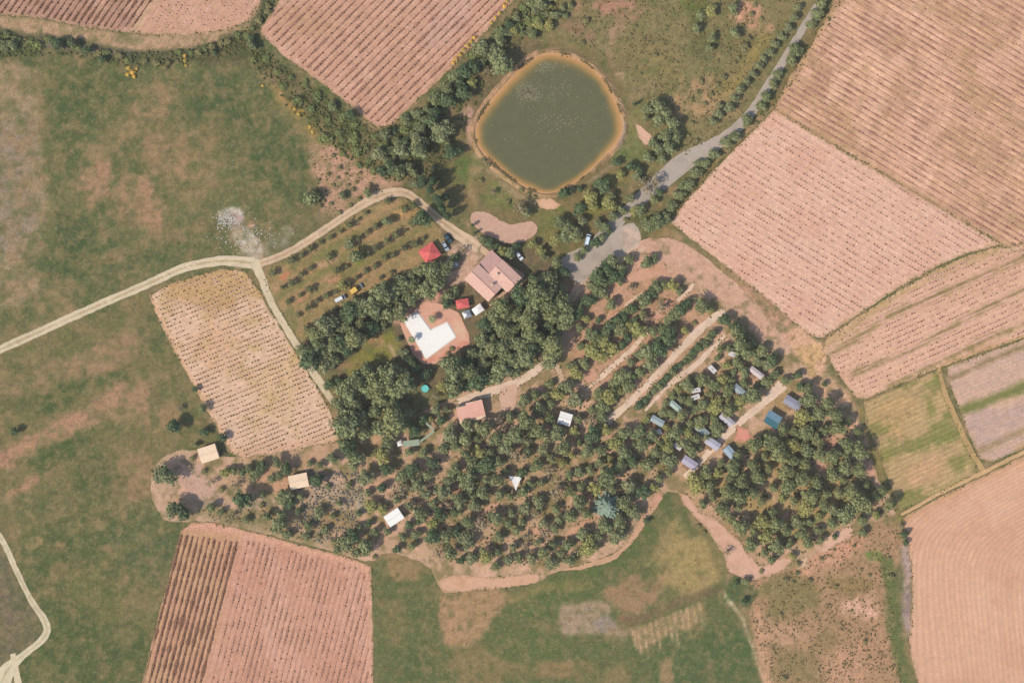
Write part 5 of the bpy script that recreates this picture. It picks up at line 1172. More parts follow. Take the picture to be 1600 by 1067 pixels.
# palm beside the pool
def palm(px, py, R, h, label):
    c = W(px, py); root = empty('palm_tree', c); tag(root, label, 'palm tree', 'palms of the pool terrace')
    MB().tube((0, 0, 0), (0.1, 0, h), 0.22, 0.16, 8).build('trunk', M['bark'], root)
    lm = M.setdefault('palm', leaf_mat('palm_fronds', (104, 106, 72), (128, 122, 84)))
    mb = MB(); r = random.Random(int(px))
    for i in range(22):
        a = i / 22 * 6.28 + r.uniform(-.1, .1); L = R * r.uniform(.8, 1.1); el = r.uniform(0.1, 0.9); prev = None
        for q in range(6):
            t = q / 5; p = Vector((L * t * math.cos(a), L * t * math.sin(a), h + L * (el * t - 0.9 * t * t * (0.6 + el * .5)))); s = Vector((-math.sin(a), math.cos(a), 0)) * (0.05 + 0.28 * math.sin(math.pi * min(t + .12, 1)))
            if prev: mb.add([prev[0] - prev[1], prev[0] + prev[1], p + s, p - s], [(0, 1, 2, 3)])
            prev = (p, s)
    mb.build('fronds', lm, root)
palm(644, 531, 1.9, 4.0, 'palm at the left edge of the white L-shaped pool cover')
palm(676, 499, 2.2, 3.5, 'small palm in the inner corner above the white L-shaped pool cover')

# tufts and low scrub nobody could count
def tufts(name, label, poly, n, size, mat, seed, cat='scrub'):
    r = random.Random(seed); V = []; F = []
    x0 = min(p[0] for p in poly); x1 = max(p[0] for p in poly); y0 = min(p[1] for p in poly); y1 = max(p[1] for p in poly)
    k = 0
    while k < n:
        x = r.uniform(x0, x1); y = r.uniform(y0, y1)
        if not inside(x, y, poly): k += 0.2; continue
        k += 1
        if vnoise(np.array([x / 16]), np.array([y / 16]), seed)[0] < r.uniform(0, .7): continue
        p = W(x, y, 0.02); s = size * r.uniform(.4, 1.3)
        m = len(V); V += [(a, b, c + 0.03) for a, b, c in vine_verts(r, p.x, p.y, s * .5, s * .55, s * .6, r.random() * 3)]
        F += [tuple(i + m for i in f) for f in VF]
    o = pydata(name, V, F, mat); tag(o, label, cat, kind='stuff')
tm_b = plain_mat('dry_tuft', (120, 104, 70), 0.95, 0.2, 1.0, 0.1, (134, 120, 78)); tm_g = plain_mat('green_tuft', (90, 92, 54), 0.95, 0.2, 1.0, 0.1, (108, 108, 62)); tm_l = plain_mat('grey_tuft', (150, 142, 130), 0.95, 0.2, 1.0, 0.1, (112, 104, 92))
tufts('lavender_tufts', 'grey and mauve tufts of the small lavender garden', [(470, 735), (560, 738), (572, 780), (560, 830), (500, 850), (460, 820), (455, 775)], 900, 0.9, tm_l, 1, 'lavender')
tufts('dry_tufts', 'dry brown tufts over the stony slope in the lower left camp', [(310, 795), (400, 795), (520, 815), (560, 870), (480, 845), (400, 825), (330, 812)], 500, 0.8, tm_b, 2)
tufts('dry_tufts', 'dry tufts scattered over the rough ground at the bottom right', [(1160, 905), (1250, 885), (1380, 815), (1410, 830), (1390, 900), (1410, 1080), (1215, 1080), (1180, 990)], 2200, 0.75, tm_b, 3)
tufts('dry_tufts', 'small tufts over the tan slope above the orchard lane', [(485, 235), (525, 225), (610, 275), (600, 300), (560, 316), (520, 345), (495, 338)], 420, 0.6, tm_b, 4)
tufts('dry_tufts', 'tufts over the rough slope between pond and road', [(880, 60), (900, -20), (1260, -20), (1160, 180), (1070, 245), (1000, 150), (950, 95)], 2600, 0.8, tm_b, 5)
tufts('undergrowth', 'green undergrowth below the hedge round the top centre vineyard', [(385, 62), (410, 80), (470, 125), (590, 205), (640, 185), (720, 110), (830, -20), (890, -20), (860, 50), (790, 80), (735, 180), (690, 285), (610, 285), (540, 245), (440, 160), (390, 95)], 4200, 1.1, tm_g, 6, 'undergrowth')
tufts('undergrowth', 'dark undergrowth along the top left ditch', [(-20, 50), (90, 64), (200, 82), (290, 78), (370, 58), (400, 30), (430, -20), (440, -20), (410, 40), (390, 80), (290, 102), (200, 104), (90, 86), (-20, 92)], 1500, 1.0, tm_g, 7, 'undergrowth')
tufts('undergrowth', 'low growth on the floor of the camp wood', W_D, 1800, 0.9, tm_g, 8, 'undergrowth')
tufts('undergrowth', 'low growth on the floor of the pine wood', W_P, 1500, 0.9, tm_g, 9, 'undergrowth')
tufts('undergrowth', 'low growth under the garden trees behind the farmhouse', W_C, 700, 1.0, tm_g, 10, 'undergrowth')
tufts('undergrowth', 'low growth on the verge between road and pink vineyard', [(1310, -20), (1320, 0), (1240, 130), (1205, 170), (1100, 285), (1045, 345), (1030, 340), (1090, 270), (1180, 185), (1250, 80)], 900, 0.9, tm_g, 11, 'undergrowth')
def verges():
    r = random.Random(21)
    for nm, mat, lab, off in (('verge_grass', tm_g, 'green grass tussocks straggling along the edges of fields and tracks', 0), ('dry_verge_grass', plain_mat('straw_tuft', (178, 150, 110), 0.95, 0.2, 1.0, 0.1, (150, 126, 86)), 'straw-coloured tussocks straggling along the edges of fields and tracks', 1)):
        V = []; F = []
        for name, pl in OUTL:
            if name in ('pond_water', 'pool_terrace', 'house_terrace', 'paved_yard', 'camp_ground', 'parking_yard', 'road', 'dirt_lane', 'dirt_path'): continue
            thr = 0.62 if name in ('camp_track', 'bare_clearing') else 0.5
            for a, b in zip(pl, pl[1:] + pl[:1]):
                L = math.hypot(b[0] - a[0], b[1] - a[1])
                if vnoise(np.array([a[0] / 14.0]), np.array([a[1] / 14.0]), 40 + off)[0] < thr: continue
                for _ in range(1 + (r.random() < .4)):
                    t = r.random(); x = a[0] + (b[0] - a[0]) * t + r.gauss(0, 1.5); y = a[1] + (b[1] - a[1]) * t + r.gauss(0, 1.5)
                    if not (-20 < x < 1620 and -20 < y < 1090): continue
                    p = W(x, y); s_ = r.uniform(.25, .75); m = len(V)
                    V += [(q[0], q[1], q[2] + 0.1) for q in vine_verts(r, p.x, p.y, s_ * .5, s_ * .6, s_ * .35, r.random() * 3)]; F += [tuple(i + m for i in f) for f in VF]
        o = pydata(nm, V, F, mat); tag(o, lab, 'grass', kind='stuff')
    # reeds on the pond bank
    V = []; F = []; b = densify(POND, 1.2)
    for x, y in b:
        if vnoise(np.array([x / 17.0]), np.array([y / 17.0]), 77)[0] < 0.52: continue
        for _ in range(3):
            p = W(x + r.gauss(0, 1.3), y + r.gauss(0, 1.3)); s_ = r.uniform(.3, .8); m = len(V)
            V += [(q[0], q[1], q[2] + 0.25) for q in vine_verts(r, p.x, p.y, s_ * .5, s_ * .5, s_ * .9, r.random() * 3)]; F += [tuple(i + m for i in f) for f in VF]
    o = pydata('reeds', V, F, tm_b); tag(o, 'brownish reeds in patches round the shore of the pond', 'reeds', kind='stuff')
verges()
def rubble():
    r = random.Random(8); V = []; F = []; v0, f0 = ICO1
    for _ in range(420):
        if r.random() < 0.6: x, y = r.gauss(357, 10), r.gauss(342, 7)
        else: x, y = r.gauss(385, 22), r.gauss(368, 14)
        p = W(x, y, 0.02); s = r.uniform(.08, .4); n = len(V)
        for q in v0: V.append((p.x + q[0] * s * r.uniform(.8, 1.2), p.y + q[1] * s * r.uniform(.8, 1.2), p.z + max(q[2], -.3) * s * .6))
        F += [tuple(int(i) + n for i in f) for f in f0]
    o = pydata('rubble', V, F, plain_mat('pale_stone', (214, 204, 190), 0.9, 0.15, 2.0, c2=(186, 172, 158)))
    tag(o, 'pale stones strewn over the white patch in the upper left meadow', 'rubble', kind='stuff')
rubble()
# ------------------------------------------------------------------ buildings
def slope_roof(mb, x0, x1, y0, y1, z, h, hip=0.0, th=0.15):
    """roof with ridge along x; hip = how far the ridge is drawn in at each end"""
    ym = (y0 + y1) / 2
    v = [(x0, y0, z), (x1, y0, z), (x1, y1, z), (x0, y1, z), (x0 + hip, ym, z + h), (x1 - hip, ym, z + h),
         (x0, y0, z - th), (x1, y0, z - th), (x1, y1, z - th), (x0, y1, z - th)]
    f = [(0, 1, 5, 4), (2, 3, 4, 5), (1, 2, 5), (3, 0, 4), (0, 6, 7, 1), (1, 7, 8, 2), (2, 8, 9, 3), (3, 9, 6, 0), (9, 8, 7, 6)]
    mb.add(v, f)

def opening(parent, name, x, y, w, z0, z1, side, mat, framemat=None):
    """a door or window let into a wall face; side in 'xXyY' = which way it looks"""
    t = 0.06
    mb = MB(); fr = MB()
    if side in 'yY':
        s = -1 if side == 'y' else 1
        mb.box(x - w / 2, x + w / 2, min(y, y + s * t), max(y, y + s * t), z0, z1)
        for a, b, c, d in ((x - w / 2 - .08, x - w / 2 - .002, z0, z1), (x + w / 2 + .002, x + w / 2 + .08, z0, z1), (x - w / 2 - .08, x + w / 2 + .08, z1 + .002, z1 + .1)):
            fr.box(a, b, min(y, y + s * .1), max(y, y + s * .1), c, d)
    else:
        s = -1 if side == 'x' else 1
        mb.box(min(x, x + s * t), max(x, x + s * t), y - w / 2, y + w / 2, z0, z1)
        for a, b, c, d in ((y - w / 2 - .08, y - w / 2 - .002, z0, z1), (y + w / 2 + .002, y + w / 2 + .08, z0, z1), (y - w / 2 - .08, y + w / 2 + .08, z1 + .002, z1 + .1)):
            fr.box(min(x, x + s * .1), max(x, x + s * .1), a, b, c, d)
    o = mb.build(name, mat, parent)
    fr.build('frame', framemat or M['timber'], o)
    return o

def ang_px(a, b):
    """world heading of the pixel vector a->b"""
    return math.atan2(-(b[1] - a[1]), b[0] - a[0])

def farmhouse():
    # local x runs from the left corner towards the lower right, local y towards the upper right
    L = (726, 437)
    root = empty('farmhouse', W(*L), math.radians(-43.5))
    tag(root, 'big farmhouse with several pink clay-tiled roofs beside the yard', 'house')
    k = S
    # west wing
    MB().box(0.3, 14.0, 0.3, 8.4, 0, 5.2).build('wall', M['wall'], root)
    mb = MB(); slope_roof(mb, 0, 14.4, 0, 9.0, 5.25, 1.0); west = mb.build('roof', M['tile_pink'], root)
    # east wing, tall
    MB().box(6.6, 17.4, 8.6, 17.2, 0, 5.3).build('wall', M['wall'], root)
    mb = MB(); slope_roof(mb, 6.2, 17.8, 9.05, 17.6, 5.35, 1.0); east = mb.build('roof', M['tile_pink'], root)
    # low annex, weathered roof
    MB().box(0.2, 6.1, 8.6, 17.0, 0, 4.19).build('wall', M['wall'], root)
    mb = MB(); mb.add([(-.2, 9.05, 4.35), (6.15, 9.05, 5.0), (6.15, 17.4, 5.0), (-.2, 17.4, 4.35), (-.2, 9.05, 4.2), (6.15, 9.05, 4.85), (6.15, 17.4, 4.85), (-.2, 17.4, 4.2)], [(0, 1, 2, 3), (7, 6, 5, 4), (0, 4, 5, 1), (1, 5, 6, 2), (2, 6, 7, 3), (3, 7, 4, 0)])
    an = mb.build('roof', M['tile_brown'], root); tag(an, 'lower weathered roof')
    # ridge tiles, chimneys
    for par, x0, x1, y, z in ((west, 0, 14.4, 4.5, 6.25), (east, 6.2, 17.8, 13.33, 6.35)):
        n = int((x1 - x0) / 0.9)
        for i in range(n):
            a = x0 + i * (x1 - x0) / n
            MB().tube((a + .03, y, z), (a + (x1 - x0) / n - .03, y, z + .02), 0.2, 0.16, 6).build('ridge_tile', M['tile_pink'], par)
    for par, x, y, z in ((west, 10.5, 6.6, 5.6), (east, 9.0, 11.3, 5.5)):
        c = MB().box(x - .45, x + .45, y - .35, y + .35, z, z + 1.9).build('chimney', M['wall'], par)
    for x, w in ((2.5, 1.1), (5.5, 1.1), (11.6, 1.1)):
        opening(root, 'window', x, 0.3, w, 1.0, 2.3, 'y', M['glass'])
        opening(root, 'window', x, 0.3, w, 3.4, 4.5, 'y', M['glass'])
    opening(root, 'door', 8.5, 0.3, 1.4, 0.02, 2.3, 'y', M['timber'])
    for y in (10.5, 13, 15.5):
        opening(root, 'window', 17.4, y, 1.1, 1.2, 2.5, 'X', M['glass']); opening(root, 'window', 17.4, y, 1.1, 3.6, 4.7, 'X', M['glass'])
    for x in (8.5, 12, 15):
        opening(root, 'window', x, 17.2, 1.1, 3.6, 4.8, 'Y', M['glass'])
    opening(root, 'garage_door', 3.2, 17.0, 2.8, 0.02, 2.4, 'Y', M['timber'])
    opening(root, 'window', 0.3, 4.3, 1.2, 3.0, 4.2, 'x', M['glass'])
farmhouse()
# terrace in front and behind the house
sheet('house_terrace', [(752, 384), (790, 408), (820, 430), (815, 446), (800, 462), (778, 478), (764, 478), (800, 440), (780, 416), (750, 393)], 0.08, [('base', (216, 178, 152)), ('n', (196, 158, 130), 10, 0.2, 0.3, 0.5)], M['pave'], 3, 0.8, 110)
# garden wall behind the house
def low_wall(label, pts, h=1.6, w=0.35, mat='wall'):
    root = empty('garden_wall', W(*pts[0])); tag(root, label, 'wall')
    o = W(*pts[0])
    for a, b in zip(pts[:-1], pts[1:]):
        A = W(*a) - o; B = W(*b) - o; d = (B - A).normalized(); n = Vector((-d.y, d.x, 0)) * (w / 2)
        B = B - d * (w / 2)
        A = A + d * (w / 2 + 0.004)
        MB().prism([(p.x, p.y) for p in (A - n, B - n, B + n, A + n)], 0, h).build('wall_panel', M[mat], root)
        n2 = n * 1.25
        MB().prism([(p.x, p.y) for p in (A - n2, B - n2, B + n2, A + n2)], h + 0.003, h + .1).build('coping', M['tile_brown'], root)
low_wall('brown-capped garden wall turning a corner behind the farmhouse', [(786, 417), (812, 434), (798, 462)], 2.0)

def pool():
    sheet('pool_terrace', [(624, 504), (650, 483), (668, 470), (690, 476), (716, 488), (732, 520), (734, 536), (706, 552), (682, 568), (664, 569), (646, 555), (636, 532)], 0.075, [('base', (226, 168, 146)), ('n', (210, 150, 126), 14, 0.1, 0.4, 0.6), ('e', 722, 520, 8, 24, -20, (230, 186, 156), 0.7), ('l', [(640, 540), (664, 566), (690, 556), (730, 535)], 3, (226, 138, 120), 0.6, 2, 3)], M['pave'], 3, 1.0, 111)
    Lp = [(631, 500), (652, 488), (673, 516), (699, 504), (712, 526), (666, 560)]
    root = empty('swimming_pool', W(665, 525)); tag(root, 'L-shaped pool under a white cover on the pink terrace', 'swimming pool')
    o = W(665, 525); pts = [((W(*p) - o).x, (W(*p) - o).y) for p in Lp]
    MB().prism(pts, 0.0, 0.42).build('cover', M['white'], root)
    c = Vector((sum(p[0] for p in pts) / 6, sum(p[1] for p in pts) / 6))
    cop = plain_mat('pool_coping', (240, 226, 212), 0.8, 0.06, 1.0)
    for i in range(6):
        a = Vector(pts[i]); b = Vector(pts[(i + 1) % 6]); d = (b - a).normalized(); n = Vector((-d.y, d.x))
        mid = (a + b) / 2 + n * 0.3
        if not inside(800 + (mid.x + o.x) / S, 533.5 - (mid.y + o.y) / S, Lp): n = -n
        MB().prism([tuple(a - n * .01), tuple(b - n * .01), tuple(b - n * .4), tuple(a - n * .4)], 0.0, 0.2).build('coping', cop, root)
pool()

def hut(name, label, corners, mat, h=2.6, pitch=0.5, wallmat='wall', cat='hut', group=None):
    """corners in photo px: p0->p1 is the front (long) side, p0->p3 the other"""
    p0, p1, p2, p3 = corners
    base = W(*p0); rz = ang_px(p0, p1)
    if True:
        l = (W(*p1) - W(*p0)).length * .5 + (W(*p2) - W(*p3)).length * .5
        w = (W(*p3) - W(*p0)).length * .5 + (W(*p2) - W(*p1)).length * .5
    cc = sum((W(*p) for p in corners), Vector((0, 0, 0))) / 4
    cc = Vector((cc.x * (1 - h / HCAM), cc.y * (1 - h / HCAM), 0))
    root = empty(name, cc, rz); tag(root, label, cat, group)
    hl, hw = l / 2, w / 2
    MB().box(-hl + .25, hl - .25, -hw + .25, hw - .25, 0, h).build('wall', M[wallmat], root)
    mb = MB(); slope_roof(mb, -hl, hl, -hw, hw, h + .12, pitch, th=.1); rf = mb.build('roof', mat, root)
    MB().tube((-hl, 0, h + .13 + pitch), (hl, 0, h + .13 + pitch), 0.06, 0.06, 6).build('ridge_cap', M['metal'], rf)
    opening(root, 'door', -hl * .35, -hw + .25, .9, 0.02, 2.0, 'y', M['timber'])
    opening(root, 'window', hl * .4, -hw + .25, 1.0, 1.0, 1.9, 'y', M['glass'])
    opening(root, 'window', 0, hw - .25, 1.0, 1.0, 1.9, 'Y', M['glass'])
    return root
hut('hut', 'cream-roofed hut at the left end of the camp, below the straw-coloured vineyard', [(316, 724), (344, 715), (334, 692), (308, 703)], M['cream'], 2.8, 0.35)
hut('hut', 'cream-roofed hut beside the lavender garden', [(455, 765), (484, 759), (478, 738), (449, 744)], M['cream'], 2.8, 0.35)
hut('hut', 'bright white-roofed hut in the lower camp', [(610, 823), (634, 807), (620, 796), (598, 806)], M['white'], 2.6, 0.3)
hut('hut', 'small white-roofed hut in the middle of the wood', [(870, 660), (890, 666), (895, 649), (877, 641)], M['white'], 2.6, 0.3)

def long_house():
    rz = ang_px((715, 657), (754, 648)); c = W(735.5, 640)
    root = empty('long_house', c, rz); tag(root, 'long low building with a stepped pink tiled roof beside the pale yard', 'building')
    MB().box(-5.6, 5.6, -3.2, 3.0, 0, 3.0).build('wall', M['wall'], root)
    mb = MB()
    mb.add([(-5.9, -3.5, 3.2), (5.9, -3.5, 3.2), (5.9, 3.2, 4.3), (-1.5, 3.2, 4.3), (-1.5, 2.2, 4.14), (-5.9, 2.2, 4.14)], [(0, 1, 2, 3, 4, 5)])
    v = mb.v[:]; mb.add([(p[0], p[1], p[2] - .15) for p in v], [(5, 4, 3, 2, 1, 0)])
    n = 6; mb.f += [(i, i + n, (i + 1) % n + n, (i + 1) % n) for i in range(n)]
    rf = mb.build('roof', M['tile_orange'], root)
    MB().box(-1.4, 5.8, 3.22, 3.45, 0, 4.7).build('parapet', M['wall'], root)
    MB().box(-5.9, -1.52, 2.25, 2.45, 3.0, 4.5).build('parapet', M['wall'], root)
    MB().box(-5.9, 5.9, -4.9, -3.52, 0, .2).build('porch_floor', M['white'], root)
    for x in (-5.5, -2, 2, 5.5): MB().cyl(x, -4.7, .08, .21, 2.6, 8).build('porch_post', M['timber'], root)
    MB().box(-5.8, 5.8, -4.9, -3.55, 2.62, 2.72).build('porch_roof', M['cream'], root)
    for x in (-4.3, -1.5, 1.5, 4.2): opening(root, 'door', x, -3.2, .9, .02, 2.1, 'y', M['timber'])
long_house()

def marquee(name, label, px, py, l, w, rz, mat, h=2.6, peak=1.4, cat='marquee', group=None):
    root = empty(name, W(px, py), math.radians(rz)); tag(root, label, cat, group)
    for x in (-l / 2 + .15, l / 2 - .15):
        for y in (-w / 2 + .15, w / 2 - .15): MB().cyl(x, y, .05, 0, h, 8).build('pole', M['metal'], root)
    r = random.Random(int(px)); n = 9
    V = []; F = []
    for i in range(n + 1):
        for j in range(n + 1):
            u = i / n; v = j / n; e = min(u, 1 - u, v, 1 - v) * 2
            z = h + peak * e ** 1.25 - 0.12 * math.sin(u * math.pi) * (v in (0, 1)) - 0.12 * math.sin(v * math.pi) * (u in (0, 1)) + .04 * r.random()
            V.append(((u - .5) * l, (v - .5) * w, z))
    F = [(i * (n + 1) + j, (i + 1) * (n + 1) + j, (i + 1) * (n + 1) + j + 1, i * (n + 1) + j + 1) for i in range(n) for j in range(n)]
    N2 = len(V); V += [(a, b, c - .05) for a, b, c in V]; F += [tuple(q + N2 for q in f[::-1]) for f in F]
    pydata('canopy', V, F, mat, root)
    # hanging valance
    mb = MB()
    mb.box(-l / 2 - .01, l / 2 + .01, -w / 2 - .04, -w / 2 - .012, h - .35, h - .01).box(-l / 2 - .01, l / 2 + .01, w / 2 + .012, w / 2 + .04, h - .35, h - .01)
    mb.build('valance', mat, root)
    return root
marquee('marquee', 'pinkish red marquee at the right end of the orchard', 672, 396, 7.6, 7.0, 35, M['red'])
marquee('marquee', 'small red canopy just left of the farmhouse', 723, 475, 5.6, 4.0, 10, M['red'], 2.6, .8)
marquee('marquee', 'white canopy touching the lower corner of the farmhouse', 747, 484, 4.6, 3.4, 35, M['white'], 2.7, .6)
marquee('marquee', 'greyish white canopy below the small red canopy', 730, 491, 3.6, 3.2, 20, M['metal'], 2.5, .6)
def sail():
    root = empty('shade_sail', W(805, 752)); tag(root, 'white triangular shade sail in the middle of the wood', 'shade sail')
    c = [(-3.0, 2.9, 3.0), (3.2, 2.5, 2.4), (0.3, -3.9, 2.6)]
    for p in c: MB().tube((p[0] * 1.04, p[1] * 1.04, 0), p, .05, .04).build('pole', M['metal'], root)
    V = []; n = 8
    idx = {}
    for i in range(n + 1):
        for j in range(n + 1 - i):
            k = n - i - j; a, b, g = i / n, j / n, k / n
            p = Vector(c[0]) * a + Vector(c[1]) * b + Vector(c[2]) * g
            s = 1 - 0.5 * (27 * 0 + (a * b + b * g + a * g) * (1 if min(a, b, g) == 0 else 0.0)) 
            m = Vector((0, 0.4, 0)); p.x = m.x + (p.x - m.x) * s; p.y = m.y + (p.y - m.y) * s; p.z -= 1.5 * a * b * g * 9 * .2
            idx[(i, j)] = len(V); V.append(p)
    F = []
    for i in range(n):
        for j in range(n - i):
            F.append((idx[(i, j)], idx[(i + 1, j)], idx[(i, j + 1)]))
            if i + j < n - 1: F.append((idx[(i + 1, j)], idx[(i + 1, j + 1)], idx[(i, j + 1)]))
    pydata('canopy', V, F, M['white'], root)
sail()

def shelter():
    root = empty('shelter', W(655, 688)); tag(root, 'pale green-grey L-shaped shelter roof at the edge of the wood', 'shelter')
    mt = plain_mat('pale_green_roof', (158, 168, 140), .7, .08, 1.0)
    o = W(655, 688)
    def strip(nm, a, b, w, z, m=mt):
        A = W(*a) - o; B = W(*b) - o; d = (B - A).normalized(); n = Vector((-d.y, d.x, 0)) * (w / 2)
        MB().prism([(p.x, p.y) for p in (A - n, B - n, B + n, A + n)], z, z + .12).build(nm, m, root)
        for q in (A + d * .3 + n * .8, A + d * .3 - n * .8, B - d * .3 + n * .8, B - d * .3 - n * .8): MB().cyl(q.x, q.y, .06, 0, z - .003, 6).build('post', M['timber'], root)
    strip('roof', (631, 693), (656, 690), 2.7, 2.6); strip('roof', (657, 689), (679, 673), 0.9, 2.3); strip('roof', (678, 671), (664, 658), 0.9, 2.45)
    marquee('parasol', 'white square parasol at the left end of the pale green shelter', 625, 692, 2.2, 2.2, 20, M['white'], 2.4, .5, 'parasol')
shelter()
def round_pool():
    root = empty('round_pool', W(664, 607)); tag(root, 'small round turquoise pool beside the big grove', 'pool')
    n = 20; R = 1.7
    wall = plain_mat('turquoise_liner', (110, 200, 186), .5, .05, 1.0)
    mb = MB()
    for i in range(n):
        a0, a1 = 6.2832 * i / n, 6.2832 * (i + 1) / n
        mb.prism([(R * math.cos(a0), R * math.sin(a0)), (R * math.cos(a1), R * math.sin(a1)), ((R - .12) * math.cos(a1), (R - .12) * math.sin(a1)), ((R - .12) * math.cos(a0), (R - .12) * math.sin(a0))], 0, .95)
    mb.build('rim', wall, root)
    MB().cyl(0, 0, R - .13, 0.05, .78, 20).build('water', plain_mat('pool_water', (120, 218, 204), .08, .03, 1.0, .5), root)
    lad = MB(); lad.box(R + .02, R + .5, -.25, -.2, 0, 1.2).box(R + .02, R + .5, .2, .25, 0, 1.2)
    for z in (.3, .6, .9): lad.box(R + .1, R + .4, -.19, .19, z, z + .05)
    lad.build('ladder', M['metal'], root)
round_pool()

# caravans and mobile homes
def mobile_home(label, px, py, l, w, rz, col, h=2.7, group='mobile homes under the camp trees', tarp=False):
    name = 'mobile_home'
    root = empty(name, W(px, py), math.radians(rz)); tag(root, label, 'mobile home', group)
    col = tuple(min(240, int(c * 1.13)) for c in col)
    mt = plain_mat('home_roof', col, .6, .07, .8, c2=tuple(int(c * .93) for c in col))
    MB().box(-l / 2 + .1, l / 2 - .1, -w / 2 + .1, w / 2 - .1, .45, h).build('wall', M['wall'], root)
    MB().box(-l / 2 + .4, l / 2 - .4, -w / 2 + .3, w / 2 - .3, 0, .44).build('chassis', M['rubber'], root)
    mb = MB(); slope_roof(mb, -l / 2, l / 2, -w / 2, w / 2, h + .1, .35, th=.09); rf = mb.build('roof', mt, root)
    for i in range(1, 5):
        x = -l / 2 + i * l / 5
        MB().box(x - .03, x + .03, -w / 2 + .05, w / 2 - .05, h + .12, h + .14).build('roof_seam', M['metal'], rf)
    MB().cyl(l * .3, w * .2, .12, h + .2, h + .75, 8).build('vent', M['metal'], rf)
    for x in (-l * .32, l * .3): opening(root, 'window', x, -w / 2 + .1, 1.1, 1.2, 2.1, 'y', M['glass'], M['metal'])
    opening(root, 'door', 0, -w / 2 + .1, .75, .5, 2.3, 'y', M['white'], M['metal'])
    opening(root, 'window', 0, w / 2 - .1, 1.2, 1.2, 2.1, 'Y', M['glass'], M['metal'])
    MB().box(-1.6, 1.6, -w / 2 - 1.3, -w / 2 - .01, .3, .42).build('deck', M['timber'], root)
GR = (166, 160, 166); GB = (146, 160, 166); WH = (232, 226, 214)
for a in [('slate grey mobile home at the upper end of the central track', 1236, 629, 7.4, 4.0, -32, (142, 138, 150)),
          ('grey mobile home left of the central track, midway up', 1155, 611, 7.2, 3.2, -40, (150, 158, 156)),
          ('pale grey mobile home on the left side of the bright track bend', 1134, 655, 7.0, 3.0, -40, (178, 170, 172)),
          ('grey mobile home between two pines left of the central track', 1096, 672, 6.4, 3.0, -40, (158, 168, 160)),
          ('light grey mobile home just left of the pink patch on the central track', 1112, 692, 6.6, 3.6, -35, (172, 168, 176)),
          ('bluish grey mobile home right of the central track, below the red patch', 1139, 706, 5.8, 3.6, -50, (148, 162, 172)),
          ('lilac grey mobile home at the foot of the central track', 1076, 722, 6.8, 3.8, -35, (168, 158, 170)),
          ('pale mobile home near the upper right hedge', 1180, 582, 6.8, 2.6, -38, (196, 178, 172)),
          ('dark grey mobile home at the lower end of the short track', 1026, 657, 6.0, 3.0, -30, (150, 160, 158)),
          ('grey mobile home beside the lower end of the avenue', 1054, 634, 6.0, 2.6, -40, (160, 176, 160))]:
    mobile_home(*a)
def blue_roof():
    root = empty('awning_shed', W(1206, 655), math.radians(-32)); tag(root, 'large shed roofed with blue and teal tarpaulins right of the track', 'shed')
    a = plain_mat('blue_tarp', (112, 142, 156), .55, .08, .9, c2=(128, 156, 168)); b = plain_mat('teal_tarp', (40, 96, 108), .55, .1, .9)
    MB().add([(-3.6, 2.9, 3.0), (3.0, 2.9, 3.0), (3.0, -.2, 3.5), (-3.6, -.2, 3.5), (-3.6, 2.9, 2.94), (3.0, 2.9, 2.94), (3.0, -.2, 3.44), (-3.6, -.2, 3.44)], [(3, 2, 1, 0), (4, 5, 6, 7), (0, 1, 5, 4), (1, 2, 6, 5), (2, 3, 7, 6), (3, 0, 4, 7)]).build('tarpaulin', a, root)
    tag(MB().add([(-3.6, -.22, 3.5), (3.4, -.22, 3.5), (3.6, -3.0, 2.6), (-3.0, -3.0, 2.6), (-3.6, -.22, 3.44), (3.4, -.22, 3.44), (3.6, -3.0, 2.54), (-3.0, -3.0, 2.54)], [(3, 2, 1, 0), (4, 5, 6, 7), (0, 1, 5, 4), (1, 2, 6, 5), (2, 3, 7, 6), (3, 0, 4, 7)]).build('tarpaulin', b, root), 'dark teal tarpaulin')
    for x in (-3.2, 0, 2.8):
        for y, z in ((2.6, 2.9), (-2.7, 2.55)): MB().cyl(x, y, .07, 0, z, 6).build('post', M['timber'], root)
blue_roof()
# small white camping trailers
def caravan(label, px, py, rz, l=4.2, w=2.1):
    root = empty('caravan', W(px, py), math.radians(rz)); tag(root, label, 'caravan', 'white caravans among the camp trees')
    prof = [(-l / 2, .5), (l / 2, .5), (l / 2, 1.5), (l / 2 - .35, 2.5), (-l / 2 + .3, 2.55), (-l / 2, 1.9)]
    V = [(x, -w / 2, z) for x, z in prof] + [(x, w / 2, z) for x, z in prof]; n = 6
    F = [tuple(range(n)), tuple(range(2 * n - 1, n - 1, -1))] + [(i, i + n, (i + 1) % n + n, (i + 1) % n) for i in range(n)]
    pydata('body', V, F, M['shell'], root)
    for y in (-w / 2 - .02, w / 2 + .02): MB().tube((-.1, y - .08, .35), (-.1, y + .08, .35), .35, .35, 12).build('wheel', M['rubber'], root)
    MB().box(l / 2 + .01, l / 2 + 1.1, -.05, .05, .42, .52).build('tow_bar', M['metal'], root)
    MB().box(-.5, .4, -w / 2 - .03, -w / 2 - .002, 1.4, 2.0).build('window', M['glass'], root)
    MB().box(-.3, .3, -.3, .3, 2.56, 2.66).build('roof_hatch', M['metal'], root)
for a in [('white caravan by the tree row left of the avenue end', 1086, 620, 20), ('white caravan just above the one by the tree row', 1087, 609, 10), ('white caravan beside the upper right hedge, nearest the camp corner', 1145, 554, -20),
          ('small white caravan left of the lilac grey mobile home', 1026, 675, 15), ('white caravan right of the grey mobile home, lower track', 1058, 697, -35), ('cream white caravan near the top of the short track', 1112, 577, -45)]:
    caravan(*a)

